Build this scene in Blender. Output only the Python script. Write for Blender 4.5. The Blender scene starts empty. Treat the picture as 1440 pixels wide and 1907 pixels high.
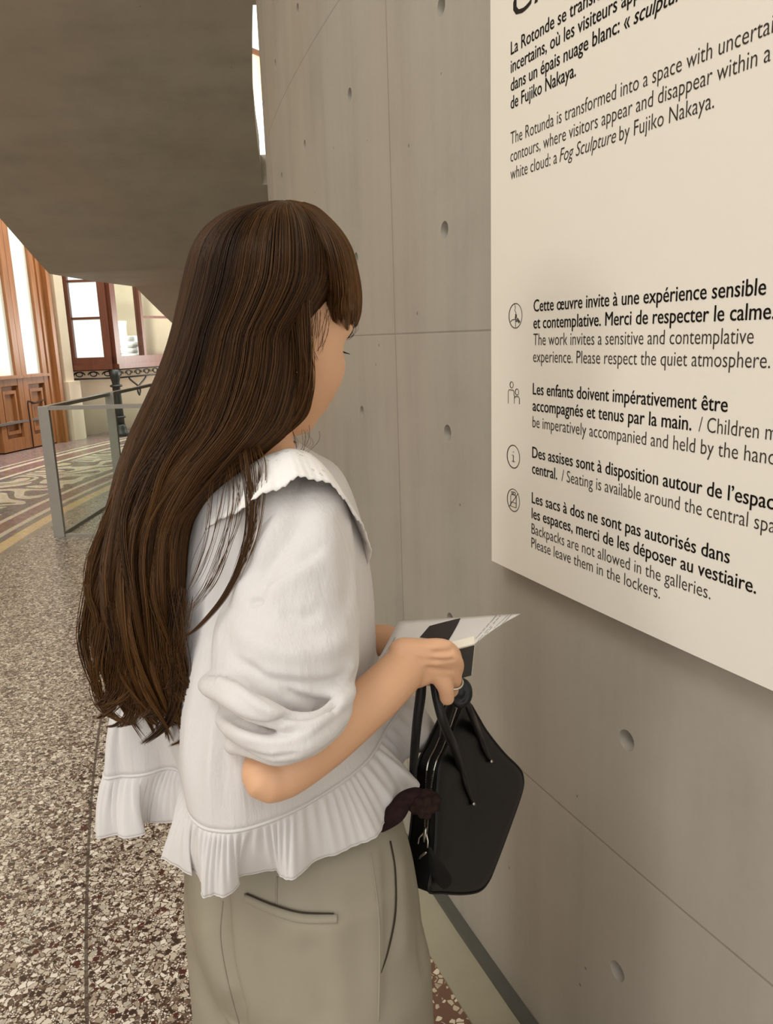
import bpy, math, random
import numpy as np
from mathutils import Vector, Matrix
random.seed(7)
rng = np.random.default_rng(11)
SC = bpy.context.scene
COL = SC.collection

# ------------------------------------------------------------------ camera
IW, IH, FPX = 1440., 1907., 1440.
CX, CY = IW / 2, IH / 2
CAM = np.array([0., 0., 1.5])
_d = np.array([(930. - CX) / FPX, -(7300. - CY) / FPX, -1.]); _d /= np.linalg.norm(_d)
_up = -_d
_f = np.array([0, 0, -1.]); _fh = _f - _up * _f.dot(_up); _fh /= np.linalg.norm(_fh)
RM = np.array([np.cross(_fh, _up), _fh, _up])          # camera axes -> world
cam = bpy.data.cameras.new('camera'); cam.sensor_fit = 'VERTICAL'; cam.sensor_height = 24.
cam.lens = 24. * FPX / IH; cam.clip_start = 0.02; cam.clip_end = 200
cob = bpy.data.objects.new('camera', cam); COL.objects.link(cob)
m4 = Matrix.Identity(4)
for i in range(3):
    for j in range(3): m4[i][j] = RM[i, j]
    m4[i][3] = CAM[i]
cob.matrix_world = m4
SC.camera = cob

# ------------------------------------------------------------------ light
SC.view_settings.view_transform = 'Standard'; SC.view_settings.look = 'None'
SC.view_settings.exposure = 0.18; SC.view_settings.gamma = 1.0
SC.view_settings.use_curve_mapping = False
w = bpy.data.worlds.new('world'); SC.world = w; w.use_nodes = True
w.node_tree.nodes['Background'].inputs[0].default_value = (1.0, 0.985, 0.955, 1)
w.node_tree.nodes['Background'].inputs[1].default_value = 1.15

def area(name, loc, target, size, power, col, size_y=None):
    L = bpy.data.lights.new(name, 'AREA'); L.energy = power; L.color = col
    L.shape = 'RECTANGLE'; L.size = size; L.size_y = size_y or size
    o = bpy.data.objects.new(name, L); COL.objects.link(o); o.location = loc
    o.rotation_euler = (Vector(target) - Vector(loc)).to_track_quat('-Z', 'Y').to_euler()
    return o
area('skylight', (-3.2, -1.0, 8.5), (-0.6, 1.0, 0.6), 4.0, 330, (1.0, 0.97, 0.91))
area('gallery_lamp', (-4.2, -2.6, 2.3), (0.3, 1.3, 1.5), 0.9, 40, (1.0, 0.94, 0.85))
area('passage_lamp', (-3.2, 13.0, 6.5), (-4.6, 12.0, 0.8), 2.5, 420, (1.0, 0.96, 0.89), 5)
area('bay_fill', (-1.25, 14.6, 1.5), (-5.0, 14.0, 0.9), 1.0, 95, (1.0, 0.95, 0.86))  # added fill light, hidden behind the drum, brightening the wall under the bay
area('passage_light', (-3.4, 6.0, 7.0), (-4.0, 9.0, 0.0), 2.0, 250, (1.0, 0.95, 0.86))

# ------------------------------------------------------------------ maths
def ray(x, y): return RM @ np.array([(x - CX) / FPX, -(y - CY) / FPX, -1.])
def P(x, y, Y):                       # a point of the place seen in this direction, Y metres ahead
    r = ray(x, y); return CAM + r * (Y / r[1])
def PZ(x, y, z):
    r = ray(x, y); return CAM + r * ((z - CAM[2]) / r[2])
def PP(x, y, p0, n):                  # on the plane through p0 with normal n
    r = ray(x, y); return CAM + r * (np.dot(p0 - CAM, n) / np.dot(r, n))
def mpp(p): return float((RM.T @ (np.asarray(p) - CAM))[2]) / -FPX   # metres per pixel there
CC = np.array([13.654, 7.047]); RW = 14.5
A0 = math.pi + math.radians(27.3)
def ease(s): return -.036 * min(max(0., -3.4 - s), 4.) ** 2     # the far end of the drum curves a little tighter
def cyl(s, z, r=RW):                  # s = arc length along the drum, measured on its face
    a = A0 + s / RW; r = r + ease(s); return np.array([CC[0] + r * math.cos(a), CC[1] + r * math.sin(a), z])
def pol(th, r, z):
    a = math.radians(th); return np.array([CC[0] + r * math.cos(a), CC[1] + r * math.sin(a), z])
def nrm(v): v = np.asarray(v, float); return v / (np.linalg.norm(v) + 1e-12)
def cr(pts, n, closed=False):
    p = np.asarray(pts, float); m = len(p)
    t = np.linspace(0, m if closed else m - 1, n, endpoint=not closed)
    i = np.floor(t).astype(int)
    if not closed: i = np.clip(i, 0, m - 2)
    f = (t - i)[:, None]
    if closed: g = lambda k: p[(i + k) % m]
    else:
        q = np.vstack([2 * p[0] - p[1], p, 2 * p[-1] - p[-2]]); g = lambda k: q[i + k + 1]
    a, b, c, d = g(-1), g(0), g(1), g(2)
    return .5 * (2 * b + (c - a) * f + (2 * a - 5 * b + 4 * c - d) * f ** 2 + (3 * b - a - 3 * c + d) * f ** 3)

class MB:
    def __init__(s): s.v = []; s.f = []; s.n = 0; s.mi = []
    def add(s, v, f, mi=0):
        v = np.asarray(v, float).reshape(-1, 3); s.v.append(v)
        s.f += [tuple(int(i) + s.n for i in q) for q in f]; s.mi += [mi] * len(f); s.n += len(v); return s
    def box(s, lo, hi, M=None):
        x0, y0, z0 = lo; x1, y1, z1 = hi
        v = np.array([(x0,y0,z0),(x1,y0,z0),(x1,y1,z0),(x0,y1,z0),(x0,y0,z1),(x1,y0,z1),(x1,y1,z1),(x0,y1,z1)])
        if M is not None: v = np.array([M(p) for p in v])
        return s.add(v, [(3,2,1,0),(4,5,6,7),(0,1,5,4),(1,2,6,5),(2,3,7,6),(3,0,4,7)])
    def grid(s, g, cu=False, cv=False, cap=False, flip=False):     # g[rows][cols][3]
        g = np.asarray(g, float); R, C = g.shape[:2]; f = []
        for i in range(R if cv else R - 1):
            for j in range(C if cu else C - 1):
                a, b, c, d = i*C+j, i*C+(j+1)%C, ((i+1)%R)*C+(j+1)%C, ((i+1)%R)*C+j
                f.append((d, c, b, a) if flip else (a, b, c, d))
        if cap: f += [tuple(range(C))[::-1] if not flip else tuple(range(C)), tuple(range((R-1)*C, R*C)) if not flip else tuple(range((R-1)*C, R*C))[::-1]]
        return s.add(g.reshape(-1, 3), f)
    def tube(s, pts, rad, sides=10, closed=False, flat=1.0, up=None, caps=True):
        p = np.asarray(pts, float); n = len(p)
        r = np.full(n, rad) if np.isscalar(rad) else np.asarray(rad, float)
        if caps and not closed:        # rounded ends
            d0 = nrm(p[0] - p[1]); d1 = nrm(p[-1] - p[-2]); k = [(.98, .2), (.75, .68), (.4, .92)]
            p = np.vstack([[p[0] + d0 * r[0] * a for a, b in k], p, [p[-1] + d1 * r[-1] * a for a, b in k[::-1]]])
            r = np.concatenate([[r[0] * b for a, b in k], r, [r[-1] * b for a, b in k[::-1]]]); n = len(p)
        T = np.roll(p, -1, 0) - np.roll(p, 1, 0)
        if not closed: T[0] = p[1] - p[0]; T[-1] = p[-1] - p[-2]
        T /= np.linalg.norm(T, axis=1)[:, None] + 1e-12
        N = nrm(np.cross(T[0], up if up is not None else ([0, 0, 1] if abs(T[0][2]) < .9 else [1, 0, 0])))
        g = []
        a = np.arange(sides) * 2 * math.pi / sides
        for i in range(n):
            N = nrm(N - T[i] * N.dot(T[i])) if up is None else nrm(np.cross(T[i], up))
            B = np.cross(T[i], N)
            g.append(p[i] + r[i] * (np.outer(np.cos(a), N) + flat * np.outer(np.sin(a), B)))
        return s.grid(g, cu=True, cv=closed, cap=not closed, flip=True)
    def ball(s, c, r, M=None, nu=16, nv=10):
        g = []
        for i in range(nv + 1):
            t = math.pi * i / nv * .998 + .003
            g.append([[math.sin(t)*math.cos(u), math.sin(t)*math.sin(u), math.cos(t)] for u in np.arange(nu)*2*math.pi/nu])
        g = np.array(g) * np.asarray(r)
        if M is not None: g = g @ np.asarray(M).T
        return s.grid(g + np.asarray(c), cu=True, cap=True, flip=True)
    def mesh(s, name, smooth=True):
        me = bpy.data.meshes.new(name); me.from_pydata(np.vstack(s.v).tolist(), [], s.f); me.update()
        if smooth: me.polygons.foreach_set('use_smooth', [True] * len(me.polygons))
        return me
    def build(s, name, mat, parent=None, smooth=True, bevel=0, solid=0, sub=0):
        o = bpy.data.objects.new(name, s.mesh(name, smooth)); COL.objects.link(o)
        if mat: o.data.materials.append(mat)
        if parent: o.parent = parent
        if solid:
            md = o.modifiers.new('s', 'SOLIDIFY'); md.thickness = solid; md.offset = 0
        if sub:
            md = o.modifiers.new('u', 'SUBSURF'); md.levels = md.render_levels = sub
        if bevel:
            md = o.modifiers.new('b', 'BEVEL'); md.width = bevel; md.segments = 2; md.limit_method = 'ANGLE'
        return o
def fused(name, mb, voxel, smooth, mat, parent, extra=()):
    o = bpy.data.objects.new(name, mb.mesh(name)); COL.objects.link(o)
    md = o.modifiers.new('r', 'REMESH'); md.mode = 'VOXEL'; md.voxel_size = voxel; md.use_smooth_shade = True
    md = o.modifiers.new('s', 'SMOOTH'); md.factor = .5; md.iterations = smooth
    for e in extra: e(o)
    bpy.context.view_layer.update()
    me = bpy.data.meshes.new_from_object(o.evaluated_get(bpy.context.evaluated_depsgraph_get()))
    o.modifiers.clear(); o.data = me; me.name = name
    me.polygons.foreach_set('use_smooth', [True] * len(me.polygons))
    me.materials.clear(); me.materials.append(mat)
    o.parent = parent
    return o
def empty(name, loc):
    o = bpy.data.objects.new(name, None); COL.objects.link(o); o.location = loc; o.empty_display_size = .1
    o['_o'] = [float(q) for q in loc]; return o
def settle():                          # parts were built in world space: undo their parent's offset
    bpy.context.view_layer.update()
    for o in list(SC.objects):
        if o.parent and not o.get('_s'):
            o.matrix_parent_inverse = o.parent.matrix_world.inverted(); o['_s'] = 1
            bpy.context.view_layer.update()
    for o in SC.objects:
        for k in ('_s', '_o'):
            if k in o: del o[k]
def tag(o, label, cat, group=None, kind=None):
    o['label'] = label; o['category'] = cat
    if group: o['group'] = group
    if kind: o['kind'] = kind
    return o

# ------------------------------------------------------------------ materials
def lin(c): return tuple(((x/255.+.055)/1.055)**2.4 if x > 10 else x/255./12.92 for x in c) + (1,)
class NT:
    def __init__(s, name):
        s.m = bpy.data.materials.new(name); s.m.use_nodes = True; s.t = s.m.node_tree; s.b = s.t.nodes['Principled BSDF']
    def n(s, typ, ins=None, **kw):
        q = s.t.nodes.new(typ)
        for k, v in kw.items(): setattr(q, k, v)
        for k, v in (ins or {}).items(): s.set(q.inputs[k], v)
        return q
    def set(s, sock, v):
        if isinstance(v, bpy.types.NodeSocket): s.t.links.new(v, sock)
        elif isinstance(v, bpy.types.Node): s.t.links.new(v.outputs[0], sock)
        else: sock.default_value = v
    def math(s, op, a, b=0., c=None):
        ins = {0: a, 1: b}
        if c is not None: ins[2] = c
        return s.n('ShaderNodeMath', ins, operation=op).outputs[0]
    def mix(s, f, a, b):
        return s.n('ShaderNodeMix', {0: f, 6: a, 7: b}, data_type='RGBA').outputs[2]
    def ramp(s, f, stops, const=False):
        q = s.n('ShaderNodeValToRGB', {0: f}); r = q.color_ramp
        if const: r.interpolation = 'CONSTANT'
        while len(r.elements) < len(stops): r.elements.new(.5)
        for e, (p, c) in zip(r.elements, stops): e.position = p; e.color = c
        return q.outputs[0]
    def noise(s, scale, vec=None, detail=4, rough=.55, dist=0):
        ins = {'Scale': scale, 'Detail': detail, 'Roughness': rough, 'Distortion': dist}
        if vec is not None: ins['Vector'] = vec
        return s.n('ShaderNodeTexNoise', ins).outputs[0]
    def mapv(s, vec, scale): return s.n('ShaderNodeMapping', {0: vec, 3: scale}).outputs[0]
    def bump(s, h, strength, dist=.01): 
        s.set(s.b.inputs['Normal'], s.n('ShaderNodeBump', {'Strength': strength, 'Distance': dist, 'Height': h}).outputs[0])
    def pos(s): return s.n('ShaderNodeNewGeometry').outputs['Position']
    def obj(s): return s.n('ShaderNodeTexCoord').outputs['Object']
    def out(s, col=None, rough=None, spec=None, metal=None):
        if col is not None: s.set(s.b.inputs['Base Color'], col)
        if rough is not None: s.set(s.b.inputs['Roughness'], rough)
        if spec is not None: s.b.inputs['Specular IOR Level'].default_value = spec
        if metal is not None: s.b.inputs['Metallic'].default_value = metal
        return s.m
def plain(name, c, rough=.5, spec=.5, metal=0, var=.06, scale=20, bump=0):
    q = NT(name); L = lin(c)
    nz = q.noise(scale, q.pos())
    d = tuple(x * (1 - var * 2) for x in L[:3]) + (1,); u = tuple(min(1, x * (1 + var * 2)) for x in L[:3]) + (1,)
    q.out(q.mix(nz, d, u), rough, spec, metal)
    if bump: q.bump(q.noise(scale * 8, q.pos()), bump)
    return q.m
M = {}
def radius(q):                        # distance from the drum's axis, and height and arc
    x, y, z = [q.n('ShaderNodeSeparateXYZ', {0: q.pos()}).outputs[i] for i in range(3)]
    dx = q.math('SUBTRACT', x, float(CC[0])); dy = q.math('SUBTRACT', y, float(CC[1]))
    r = q.math('SQRT', q.math('ADD', q.math('MULTIPLY', dx, dx), q.math('MULTIPLY', dy, dy)))
    th = q.math('ARCTAN2', q.math('MULTIPLY', dy, -1.), q.math('MULTIPLY', dx, -1.))
    return r, th, z
def concrete(name, base, streak=(9, 9, .7), joints=True):
    q = NT(name); r, th, z = radius(q)
    v = q.mapv(q.pos(), streak)
    n1 = q.noise(1.0, v, 5, .6); n2 = q.noise(3.2, q.pos(), 6, .6); n3 = q.noise(60, q.pos(), 2)
    B = lin(base)
    f = q.math('ADD', q.math('MULTIPLY', n1, .45), q.math('ADD', q.math('MULTIPLY', n2, .45), q.math('MULTIPLY', n3, .1)))
    c = q.ramp(f, [(.25, tuple(x*.74 for x in B[:3])+(1,)), (.5, B), (.75, tuple(x*1.18 for x in B[:3])+(1,))])
    warm = q.noise(1.1, q.pos(), 2)
    c = q.mix(q.math('MULTIPLY', q.ramp(warm, [(.45, (0,0,0,1)), (.7, (1,1,1,1))]), .5), c, tuple(x*y for x, y in zip(B[:3], (1.07, .97, .93)))+(1,))
    # pin holes in the cast face
    vo = q.n('ShaderNodeTexVoronoi', {'Vector': q.pos(), 'Scale': 11.}); 
    rnd = q.n('ShaderNodeSeparateColor', {0: vo.outputs['Color']}).outputs[0]
    pit = q.math('MULTIPLY', q.math('LESS_THAN', vo.outputs['Distance'], q.math('MULTIPLY', rnd, .05)), q.math('GREATER_THAN', rnd, .45))
    c = q.mix(q.math('MULTIPLY', pit, .6), c, lin((62, 56, 48)))
    h = q.math('SUBTRACT', q.math('MULTIPLY', n2, .35), pit)
    if joints:
        s = q.math('MULTIPLY', q.math('SUBTRACT', th, math.radians(27.3)), RW)
        def line(val, period, off, wd):
            t = q.math('ABSOLUTE', q.math('SUBTRACT', q.math('FRACT', q.math('ADD', q.math('DIVIDE', q.math('SUBTRACT', val, off), period), .5)), .5))
            return q.math('SUBTRACT', 1., q.n('ShaderNodeMapRange', {0: q.math('MULTIPLY', t, period), 1: 0., 2: wd, 3: 0., 4: 1.}, clamp=True).outputs[0])
        ln = q.math('MAXIMUM', line(z, .91, .595, .0035), line(s, 1.82, -1.82, .005))
        c = q.mix(q.math('MULTIPLY', ln, .42), c, lin((84, 76, 64)))
        h = q.math('SUBTRACT', h, q.math('MULTIPLY', ln, .6))
    q.out(c, q.ramp(n2, [(.3, (.42,)*3+(1,)), (.7, (.62,)*3+(1,))]), .35)
    q.bump(h, .35, .004); return q.m
M['concrete'] = concrete('cast_concrete', (160, 155, 145))
M['soffit'] = concrete('stair_concrete', (164, 158, 143), (.8, 2.5, 6), False)

def floor_mat():
    q = NT('terrazzo_floor'); r, th, z = radius(q); ps = q.pos()
    wob = q.n('ShaderNodeVectorMath', {0: ps, 1: q.n('ShaderNodeVectorMath', {0: q.n('ShaderNodeTexNoise', {'Vector': ps, 'Scale': 55., 'Detail': 1.}).outputs[1], 'Scale': .009}, operation='SCALE').outputs[0]}, operation='ADD').outputs[0]
    def chips(sc, gap):
        e = q.n('ShaderNodeTexVoronoi', {'Vector': wob, 'Scale': sc}, feature='DISTANCE_TO_EDGE').outputs['Distance']
        c = q.n('ShaderNodeTexVoronoi', {'Vector': wob, 'Scale': sc}).outputs['Color']
        rn = q.n('ShaderNodeSeparateColor', {0: c}).outputs
        return q.math('GREATER_THAN', q.math('SUBTRACT', e, q.math('MULTIPLY', rn[1], gap*.8)), gap), rn[0], rn[2]
    m1, r1, g1 = chips(66, .075); m2, r2, g2 = chips(150, .085)
    pal = [(0, lin((66, 50, 42))), (.12, lin((112, 92, 78))), (.22, lin((168, 152, 134))), (.36, lin((206, 194, 176))), (.55, lin((226, 216, 200))), (.72, lin((188, 180, 166))), (.84, lin((240, 232, 218))), (.955, lin((88, 46, 38)))]
    mat = q.mix(q.noise(2.5, ps), lin((98, 76, 62)), lin((74, 58, 48)))
    fine = q.mix(m2, mat, q.ramp(r2, pal, True))
    big = q.mix(q.math('MULTIPLY', m1, q.math('GREATER_THAN', g1, .22)), fine, q.ramp(r1, pal, True))
    # reddish border field beside the drum
    redm = q.mix(q.noise(6, ps), lin((124, 92, 74)), lin((102, 76, 62)))
    red = q.mix(q.math('MULTIPLY', m1, q.math('GREATER_THAN', g1, .38)), redm, q.ramp(r1, [(0, lin((196, 184, 160))), (.5, lin((222, 212, 190))), (.8, lin((176, 160, 136)))], True))
    # far mosaic bands
    ang = q.math('MULTIPLY', th, 18.)
    comb = q.n('ShaderNodeCombineXYZ', {0: r, 1: ang}).outputs[0]
    sw = q.math('ADD', .5, q.math('MULTIPLY', .5, q.math('SINE', q.math('MULTIPLY', q.n('ShaderNodeTexNoise', {'Vector': comb, 'Scale': 1.5, 'Detail': .4, 'Distortion': .9}).outputs[0], 34.))))
    scroll = q.ramp(sw, [(0, lin((92, 82, 68))), (.42, lin((96, 86, 72))), (.5, lin((206, 196, 170))), (.8, lin((196, 184, 156)))])
    tess = q.n('ShaderNodeTexVoronoi', {'Vector': ps, 'Scale': 45.}).outputs['Color']
    bands = [(0., big), (16.56, lin((150, 138, 118))), (16.64, lin((226, 196, 138))), (16.76, lin((120, 108, 92))), (16.84, lin((214, 202, 178))), (16.9, lin((128, 88, 74))), (17.06, lin((212, 200, 176))), (17.12, lin((98, 86, 72))),
             (17.24, scroll), (18.22, lin((96, 84, 70))), (18.3, lin((212, 200, 176))), (18.37, lin((116, 78, 68))), (18.66, lin((210, 196, 172))), (18.75, lin((112, 82, 74))), (18.85, lin((206, 192, 170))), (18.9, lin((118, 88, 80)))]
    c = q.mix(q.math('LESS_THAN', r, 15.02), big, red)
    for lim, col in bands[1:]: c = q.mix(q.math('GREATER_THAN', r, lim), c, col)
    c = q.mix(q.math('MULTIPLY', q.math('GREATER_THAN', r, 16.56), .16), c, tess)
    jt = q.math('LESS_THAN', q.math('ABSOLUTE', q.math('SUBTRACT', r, 15.42)), .0045)
    jt2 = q.math('LESS_THAN', q.math('ABSOLUTE', q.math('SUBTRACT', q.math('FRACT', q.math('MULTIPLY', th, 6.2)), .5)), .0006)
    c = q.mix(q.math('MULTIPLY', q.math('MAXIMUM', jt, jt2), .85), c, lin((78, 66, 56)))
    q.out(c, q.math('ADD', .2, q.math('MULTIPLY', q.noise(4, ps), .16)), .45); return q.m
M['floor'] = floor_mat()
M['stone'] = plain('cream_stone', (226, 212, 188), .6, .3, var=.05, scale=3, bump=.05)
M['border'] = plain('border_stone', (158, 152, 132), .35, .5, var=.07, scale=9)
M['gap'] = plain('shadow_gap_strip', (92, 92, 86), .45, .5, .3)  # dark tone stands in for the shade in the wall-foot gap
def wood(name, c, sc=14):
    q = NT(name); B = lin(c); v = q.mapv(q.pos(), (sc, sc, .9))
    n = q.noise(2.2, v, 5, .6, .6)
    q.out(q.ramp(n, [(.3, tuple(x*.7 for x in B[:3])+(1,)), (.55, B), (.75, tuple(min(1, x*1.25) for x in B[:3])+(1,))]), .38, .5); q.bump(n, .08, .002); return q.m
M['oak'] = wood('honey_oak', (154, 102, 60)); M['redwood'] = wood('red_brown_wood', (106, 62, 46))
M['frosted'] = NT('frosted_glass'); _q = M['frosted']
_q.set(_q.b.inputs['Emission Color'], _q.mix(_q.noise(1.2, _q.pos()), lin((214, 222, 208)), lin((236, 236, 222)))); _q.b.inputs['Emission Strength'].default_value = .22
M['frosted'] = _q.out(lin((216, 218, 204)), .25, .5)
def glow(name, c, s):
    q = NT(name); q.set(q.b.inputs['Emission Color'], q.mix(q.noise(.5, q.pos()), lin(c), lin(tuple(min(255, x+14) for x in c)))); q.b.inputs['Emission Strength'].default_value = s
    return q.out(lin(c), .3, .3)
M['daylight'] = glow('bright_window_glass', (222, 234, 238), 1.35)
M['curtain_glow'] = glow('pale_blue_curtain_glow', (214, 232, 228), .6)  # emission put into the bay pane, standing in for daylight on it
M['warmglow'] = glow('warm_panel_glow', (244, 216, 176), 1.1)  # warm brightness of the upper window panel, built in as emission
def glass(name, tint=(.96, .985, .97, 1)):
    q = NT(name); t = q.t
    tr = q.n('ShaderNodeBsdfTransparent', {0: tint}); gl = q.n('ShaderNodeBsdfGlossy', {0: (1, 1, 1, 1), 1: .03})
    lw = q.n('ShaderNodeLayerWeight', {0: .12}); fr = q.math('MINIMUM', q.math('MULTIPLY', lw.outputs['Facing'], .14), .10); sm = q.n('ShaderNodeMixShader', {0: fr, 1: tr, 2: gl})
    t.links.new(sm.outputs[0], t.nodes['Material Output'].inputs[0]); return q.m
M['glass'] = glass('clear_glass')
M['steel'] = plain('brushed_steel', (176, 175, 170), .35, .5, .35, .04)
M['iron'] = plain('dark_cast_iron', (56, 58, 56), .45, .5, .4, .12)
M['bronze'] = plain('dark_bronze', (62, 44, 36), .4, .5, .5)
M['slate'] = plain('grey_table_top', (112, 106, 100), .35, .5)
M['towel'] = plain('white_stack', (232, 234, 236), .8, .2)
M['panel'] = plain('cream_panel', (230, 225, 214), .55, .3, var=.012, scale=2)
M['ink'] = plain('black_lettering', (34, 28, 24), .6, .2)
M['ink2'] = plain('grey_black_lettering', (58, 50, 44), .6, .2)
M['skin'] = NT('skin'); _q = M['skin']
_n = _q.noise(9, _q.pos(), 3)
_q.b.inputs['Subsurface Weight'].default_value = .12; _q.b.inputs['Subsurface Radius'].default_value = (.012, .005, .003); _q.b.inputs['Subsurface Scale'].default_value = .6
M['skin'] = _q.out(_q.mix(_n, lin((208, 160, 124)), lin((220, 174, 138))), .48, .35)
_q.bump(_q.noise(260, _q.pos(), 2), .05, .001)
def cloth(name, c, gauze=0., weave=900, bump=.12, trans=.25, crinkle=None):
    q = NT(name); B = lin(c); o = q.pos()
    n = q.noise(6, o, 3)
    col = q.mix(n, tuple(x*.95 for x in B[:3])+(1,), tuple(min(1, x*1.03) for x in B[:3])+(1,))
    q.out(col, .85, .15)
    h = q.noise(weave, o, 2)
    if crinkle: h = q.math('ADD', q.math('MULTIPLY', h, .4), q.math('MULTIPLY', q.noise(1., q.mapv(o, crinkle), 3), 1.6))
    q.bump(h, bump, .003)
    if trans:
        tl = q.n('ShaderNodeBsdfTranslucent', {0: col}); t = q.t
        mx = q.n('ShaderNodeMixShader', {0: trans, 1: q.b.outputs[0], 2: tl.outputs[0]})
        last = mx
        if gauze:
            tp = q.n('ShaderNodeBsdfTransparent', {0: (1, 1, 1, 1)})
            last = q.n('ShaderNodeMixShader', {0: gauze, 1: mx.outputs[0], 2: tp.outputs[0]})
        t.links.new(last.outputs[0], t.nodes['Material Output'].inputs[0])
    return q.m
M['gauze'] = cloth('white_cotton_gauze', (232, 228, 226), .0, 700, .32, .22, (150, 150, 12))
M['ruffle'] = cloth('white_cotton_ruffle', (234, 230, 228), .0, 700, .12, .25)
def eyelet():
    q = NT('white_eyelet_cotton'); o = q.pos()
    vo = q.n('ShaderNodeTexVoronoi', {'Vector': o, 'Scale': 95.})
    v2 = q.n('ShaderNodeTexVoronoi', {'Vector': o, 'Scale': 26.})
    hole = q.math('MULTIPLY', q.math('LESS_THAN', vo.outputs['Distance'], .27), q.math('LESS_THAN', v2.outputs['Distance'], .42))
    c = q.mix(q.math('MULTIPLY', hole, .35), lin((234, 230, 226)), lin((170, 152, 136)))
    q.bump(q.math('SUBTRACT', q.noise(160, o, 3), hole), .35, .002); return q.out(c, .85, .15)
M['eyelet'] = eyelet()
M['trouser'] = cloth('beige_twill', (148, 140, 123), 0, 1400, .08, 0)
M['trouser_dark'] = plain('pocket_opening', (62, 54, 44), .9, .1)
M['knit'] = plain('burgundy_brown_knit', (50, 32, 32), .9, .15, var=.25, scale=160, bump=.6)
M['bobble'] = plain('brown_boucle', (58, 42, 36), .95, .1, var=.3, scale=220, bump=.7)
def hair_mat(name, a, b, rough=.36):
    q = NT(name); at = q.n('ShaderNodeAttribute', attribute_name='tone')
    c = q.mix(at.outputs['Fac'], lin(a), lin(b))
    q.out(c, rough, .2); return q.m
M['hair'] = hair_mat('brown_hair', (36, 21, 10), (114, 76, 36), .42); M['hair_base'] = plain('dark_brown_hair', (40, 25, 13), .6, .15, var=.2, scale=60)
M['leather'] = plain('black_leather', (9, 9, 10), .38, .4, 0, .1, 60, .05)
M['leather_dull'] = plain('black_tape', (14, 13, 13), .7, .3)
M['silver'] = plain('silver_metal', (196, 192, 180), .25, .5, 1.)
M['gold'] = plain('gold_metal', (206, 160, 92), .25, .5, 1.)
M['paper'] = plain('white_paper', (222, 218, 214), .6, .3, var=.01)
M['print'] = plain('dark_plum_print', (38, 28, 32), .45, .4)
M['printgrey'] = plain('grey_print', (158, 153, 150), .6, .2)
M['case'] = plain('cream_case', (226, 218, 200), .4, .4); M['screen'] = plain('dark_screen', (62, 60, 60), .2, .5)
M['eye'] = plain('eye_white', (226, 220, 212), .2, .5); M['lash'] = plain('black_lash', (18, 13, 11), .6, .2)
M['shoe'] = plain('black_shoe', (30, 28, 27), .4)

# ------------------------------------------------------------------ the setting
def settle():
    for o in SC.objects:
        if o.parent:
            o.matrix_parent_inverse = Matrix.Translation(-o.parent.location)
def struct(name, mb, mat, label, cat, smooth=True, **kw):
    o = mb.build(name, mat, None, smooth, **kw); o['kind'] = 'structure'; o['label'] = label; o['category'] = cat; return o
def sharp(o, deg=30):
    o.data.set_sharp_from_angle(angle=math.radians(deg)); return o
def arcbox(mb, t0, t1, r0, r1, z0, z1, n=None):
    n = n or max(2, int(abs(t1 - t0) / 1.5) + 1); rows = []
    for t in np.linspace(t0, t1, n): rows.append([pol(t, r0, z0), pol(t, r0, z1), pol(t, r1, z1), pol(t, r1, z0)])
    return mb.grid(rows, cu=True, cap=True)
def hitth(x, y, r):                    # bearing on a far curved surface of radius r
    ry = ray(x, y); o = -CC; A = ry[0]**2 + ry[1]**2; B = 2 * (ry[:2] @ o)
    t = (-B + math.sqrt(B*B - 4*A*(o @ o - r*r))) / (2*A); p = CAM + t * ry
    return math.degrees(math.atan2(p[1]-CC[1], p[0]-CC[0])) % 360, p[2]

fl = MB(); fl.add([(-16, -8, 0), (12, -8, 0), (12, 26, 0), (-16, 26, 0)], [(0, 1, 2, 3)])
struct('floor', fl, M['floor'], 'polished terrazzo floor with mosaic border bands', 'floor')
# concrete drum with recessed formwork tie holes
sc_ = [1.62, 1.0, .38, -.245, -.873, -1.513, -2.125, -2.71, -3.25, -3.8, -4.4, -5.0, -5.6, -6.2, -6.8]
zc_ = [.361, .823, 1.28, 1.722, 2.157, 2.58, 3.03, 3.48, 3.93]
sb = [sc_[0] + .31] + [(a + b) / 2 for a, b in zip(sc_, sc_[1:])] + [sc_[-1] - .3]
zb = [0.] + [(a + b) / 2 for a, b in zip(zc_, zc_[1:])] + [4.15]
wl = MB(); cup = []
K = 16
for i, s0 in enumerate(sc_):
    for j, z0 in enumerate(zc_):
        sl, sr, zl, zh = sb[i + 1], sb[i], zb[j], zb[j + 1]
        per = [(sl + (sr - sl) * k / 4, zl) for k in range(4)] + [(sr, zl + (zh - zl) * k / 4) for k in range(4)] + \
              [(sr - (sr - sl) * k / 4, zh) for k in range(4)] + [(sl, zh - (zh - zl) * k / 4) for k in range(4)]
        an = [math.radians(-135 + 22.5 * k) for k in range(K)]
        R = .0185
        mid = [(s0 + .05 * math.cos(a), z0 + .05 * math.sin(a)) for a in an]
        rim = [(s0 + R * math.cos(a), z0 + R * math.sin(a)) for a in an]
        rows = [[cyl(a, b) for a, b in per], [cyl(a, b) for a, b in mid], [cyl(a, b) for a, b in rim],
                [cyl(s0 + R * .8 * math.cos(a), z0 + R * .8 * math.sin(a), RW - .024) for a in an],
                [cyl(s0 + R * .25 * math.cos(a), z0 + R * .25 * math.sin(a), RW - .026) for a in an]]
        wl.grid(rows, cu=True); n = wl.n; wl.f.append(tuple(range(n - K, n))); wl.mi.append(0)
rows = []
for z in (4.15, 9.0): rows.append([cyl(s, z) for s in np.linspace(sb[-1], sb[0], 60)])
wl.grid(rows)
rows = []
for z in (0., 9.0): rows.append([cyl(s, z) for s in np.linspace(-16, sb[-1], 60)])
wl.grid(rows)
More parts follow.
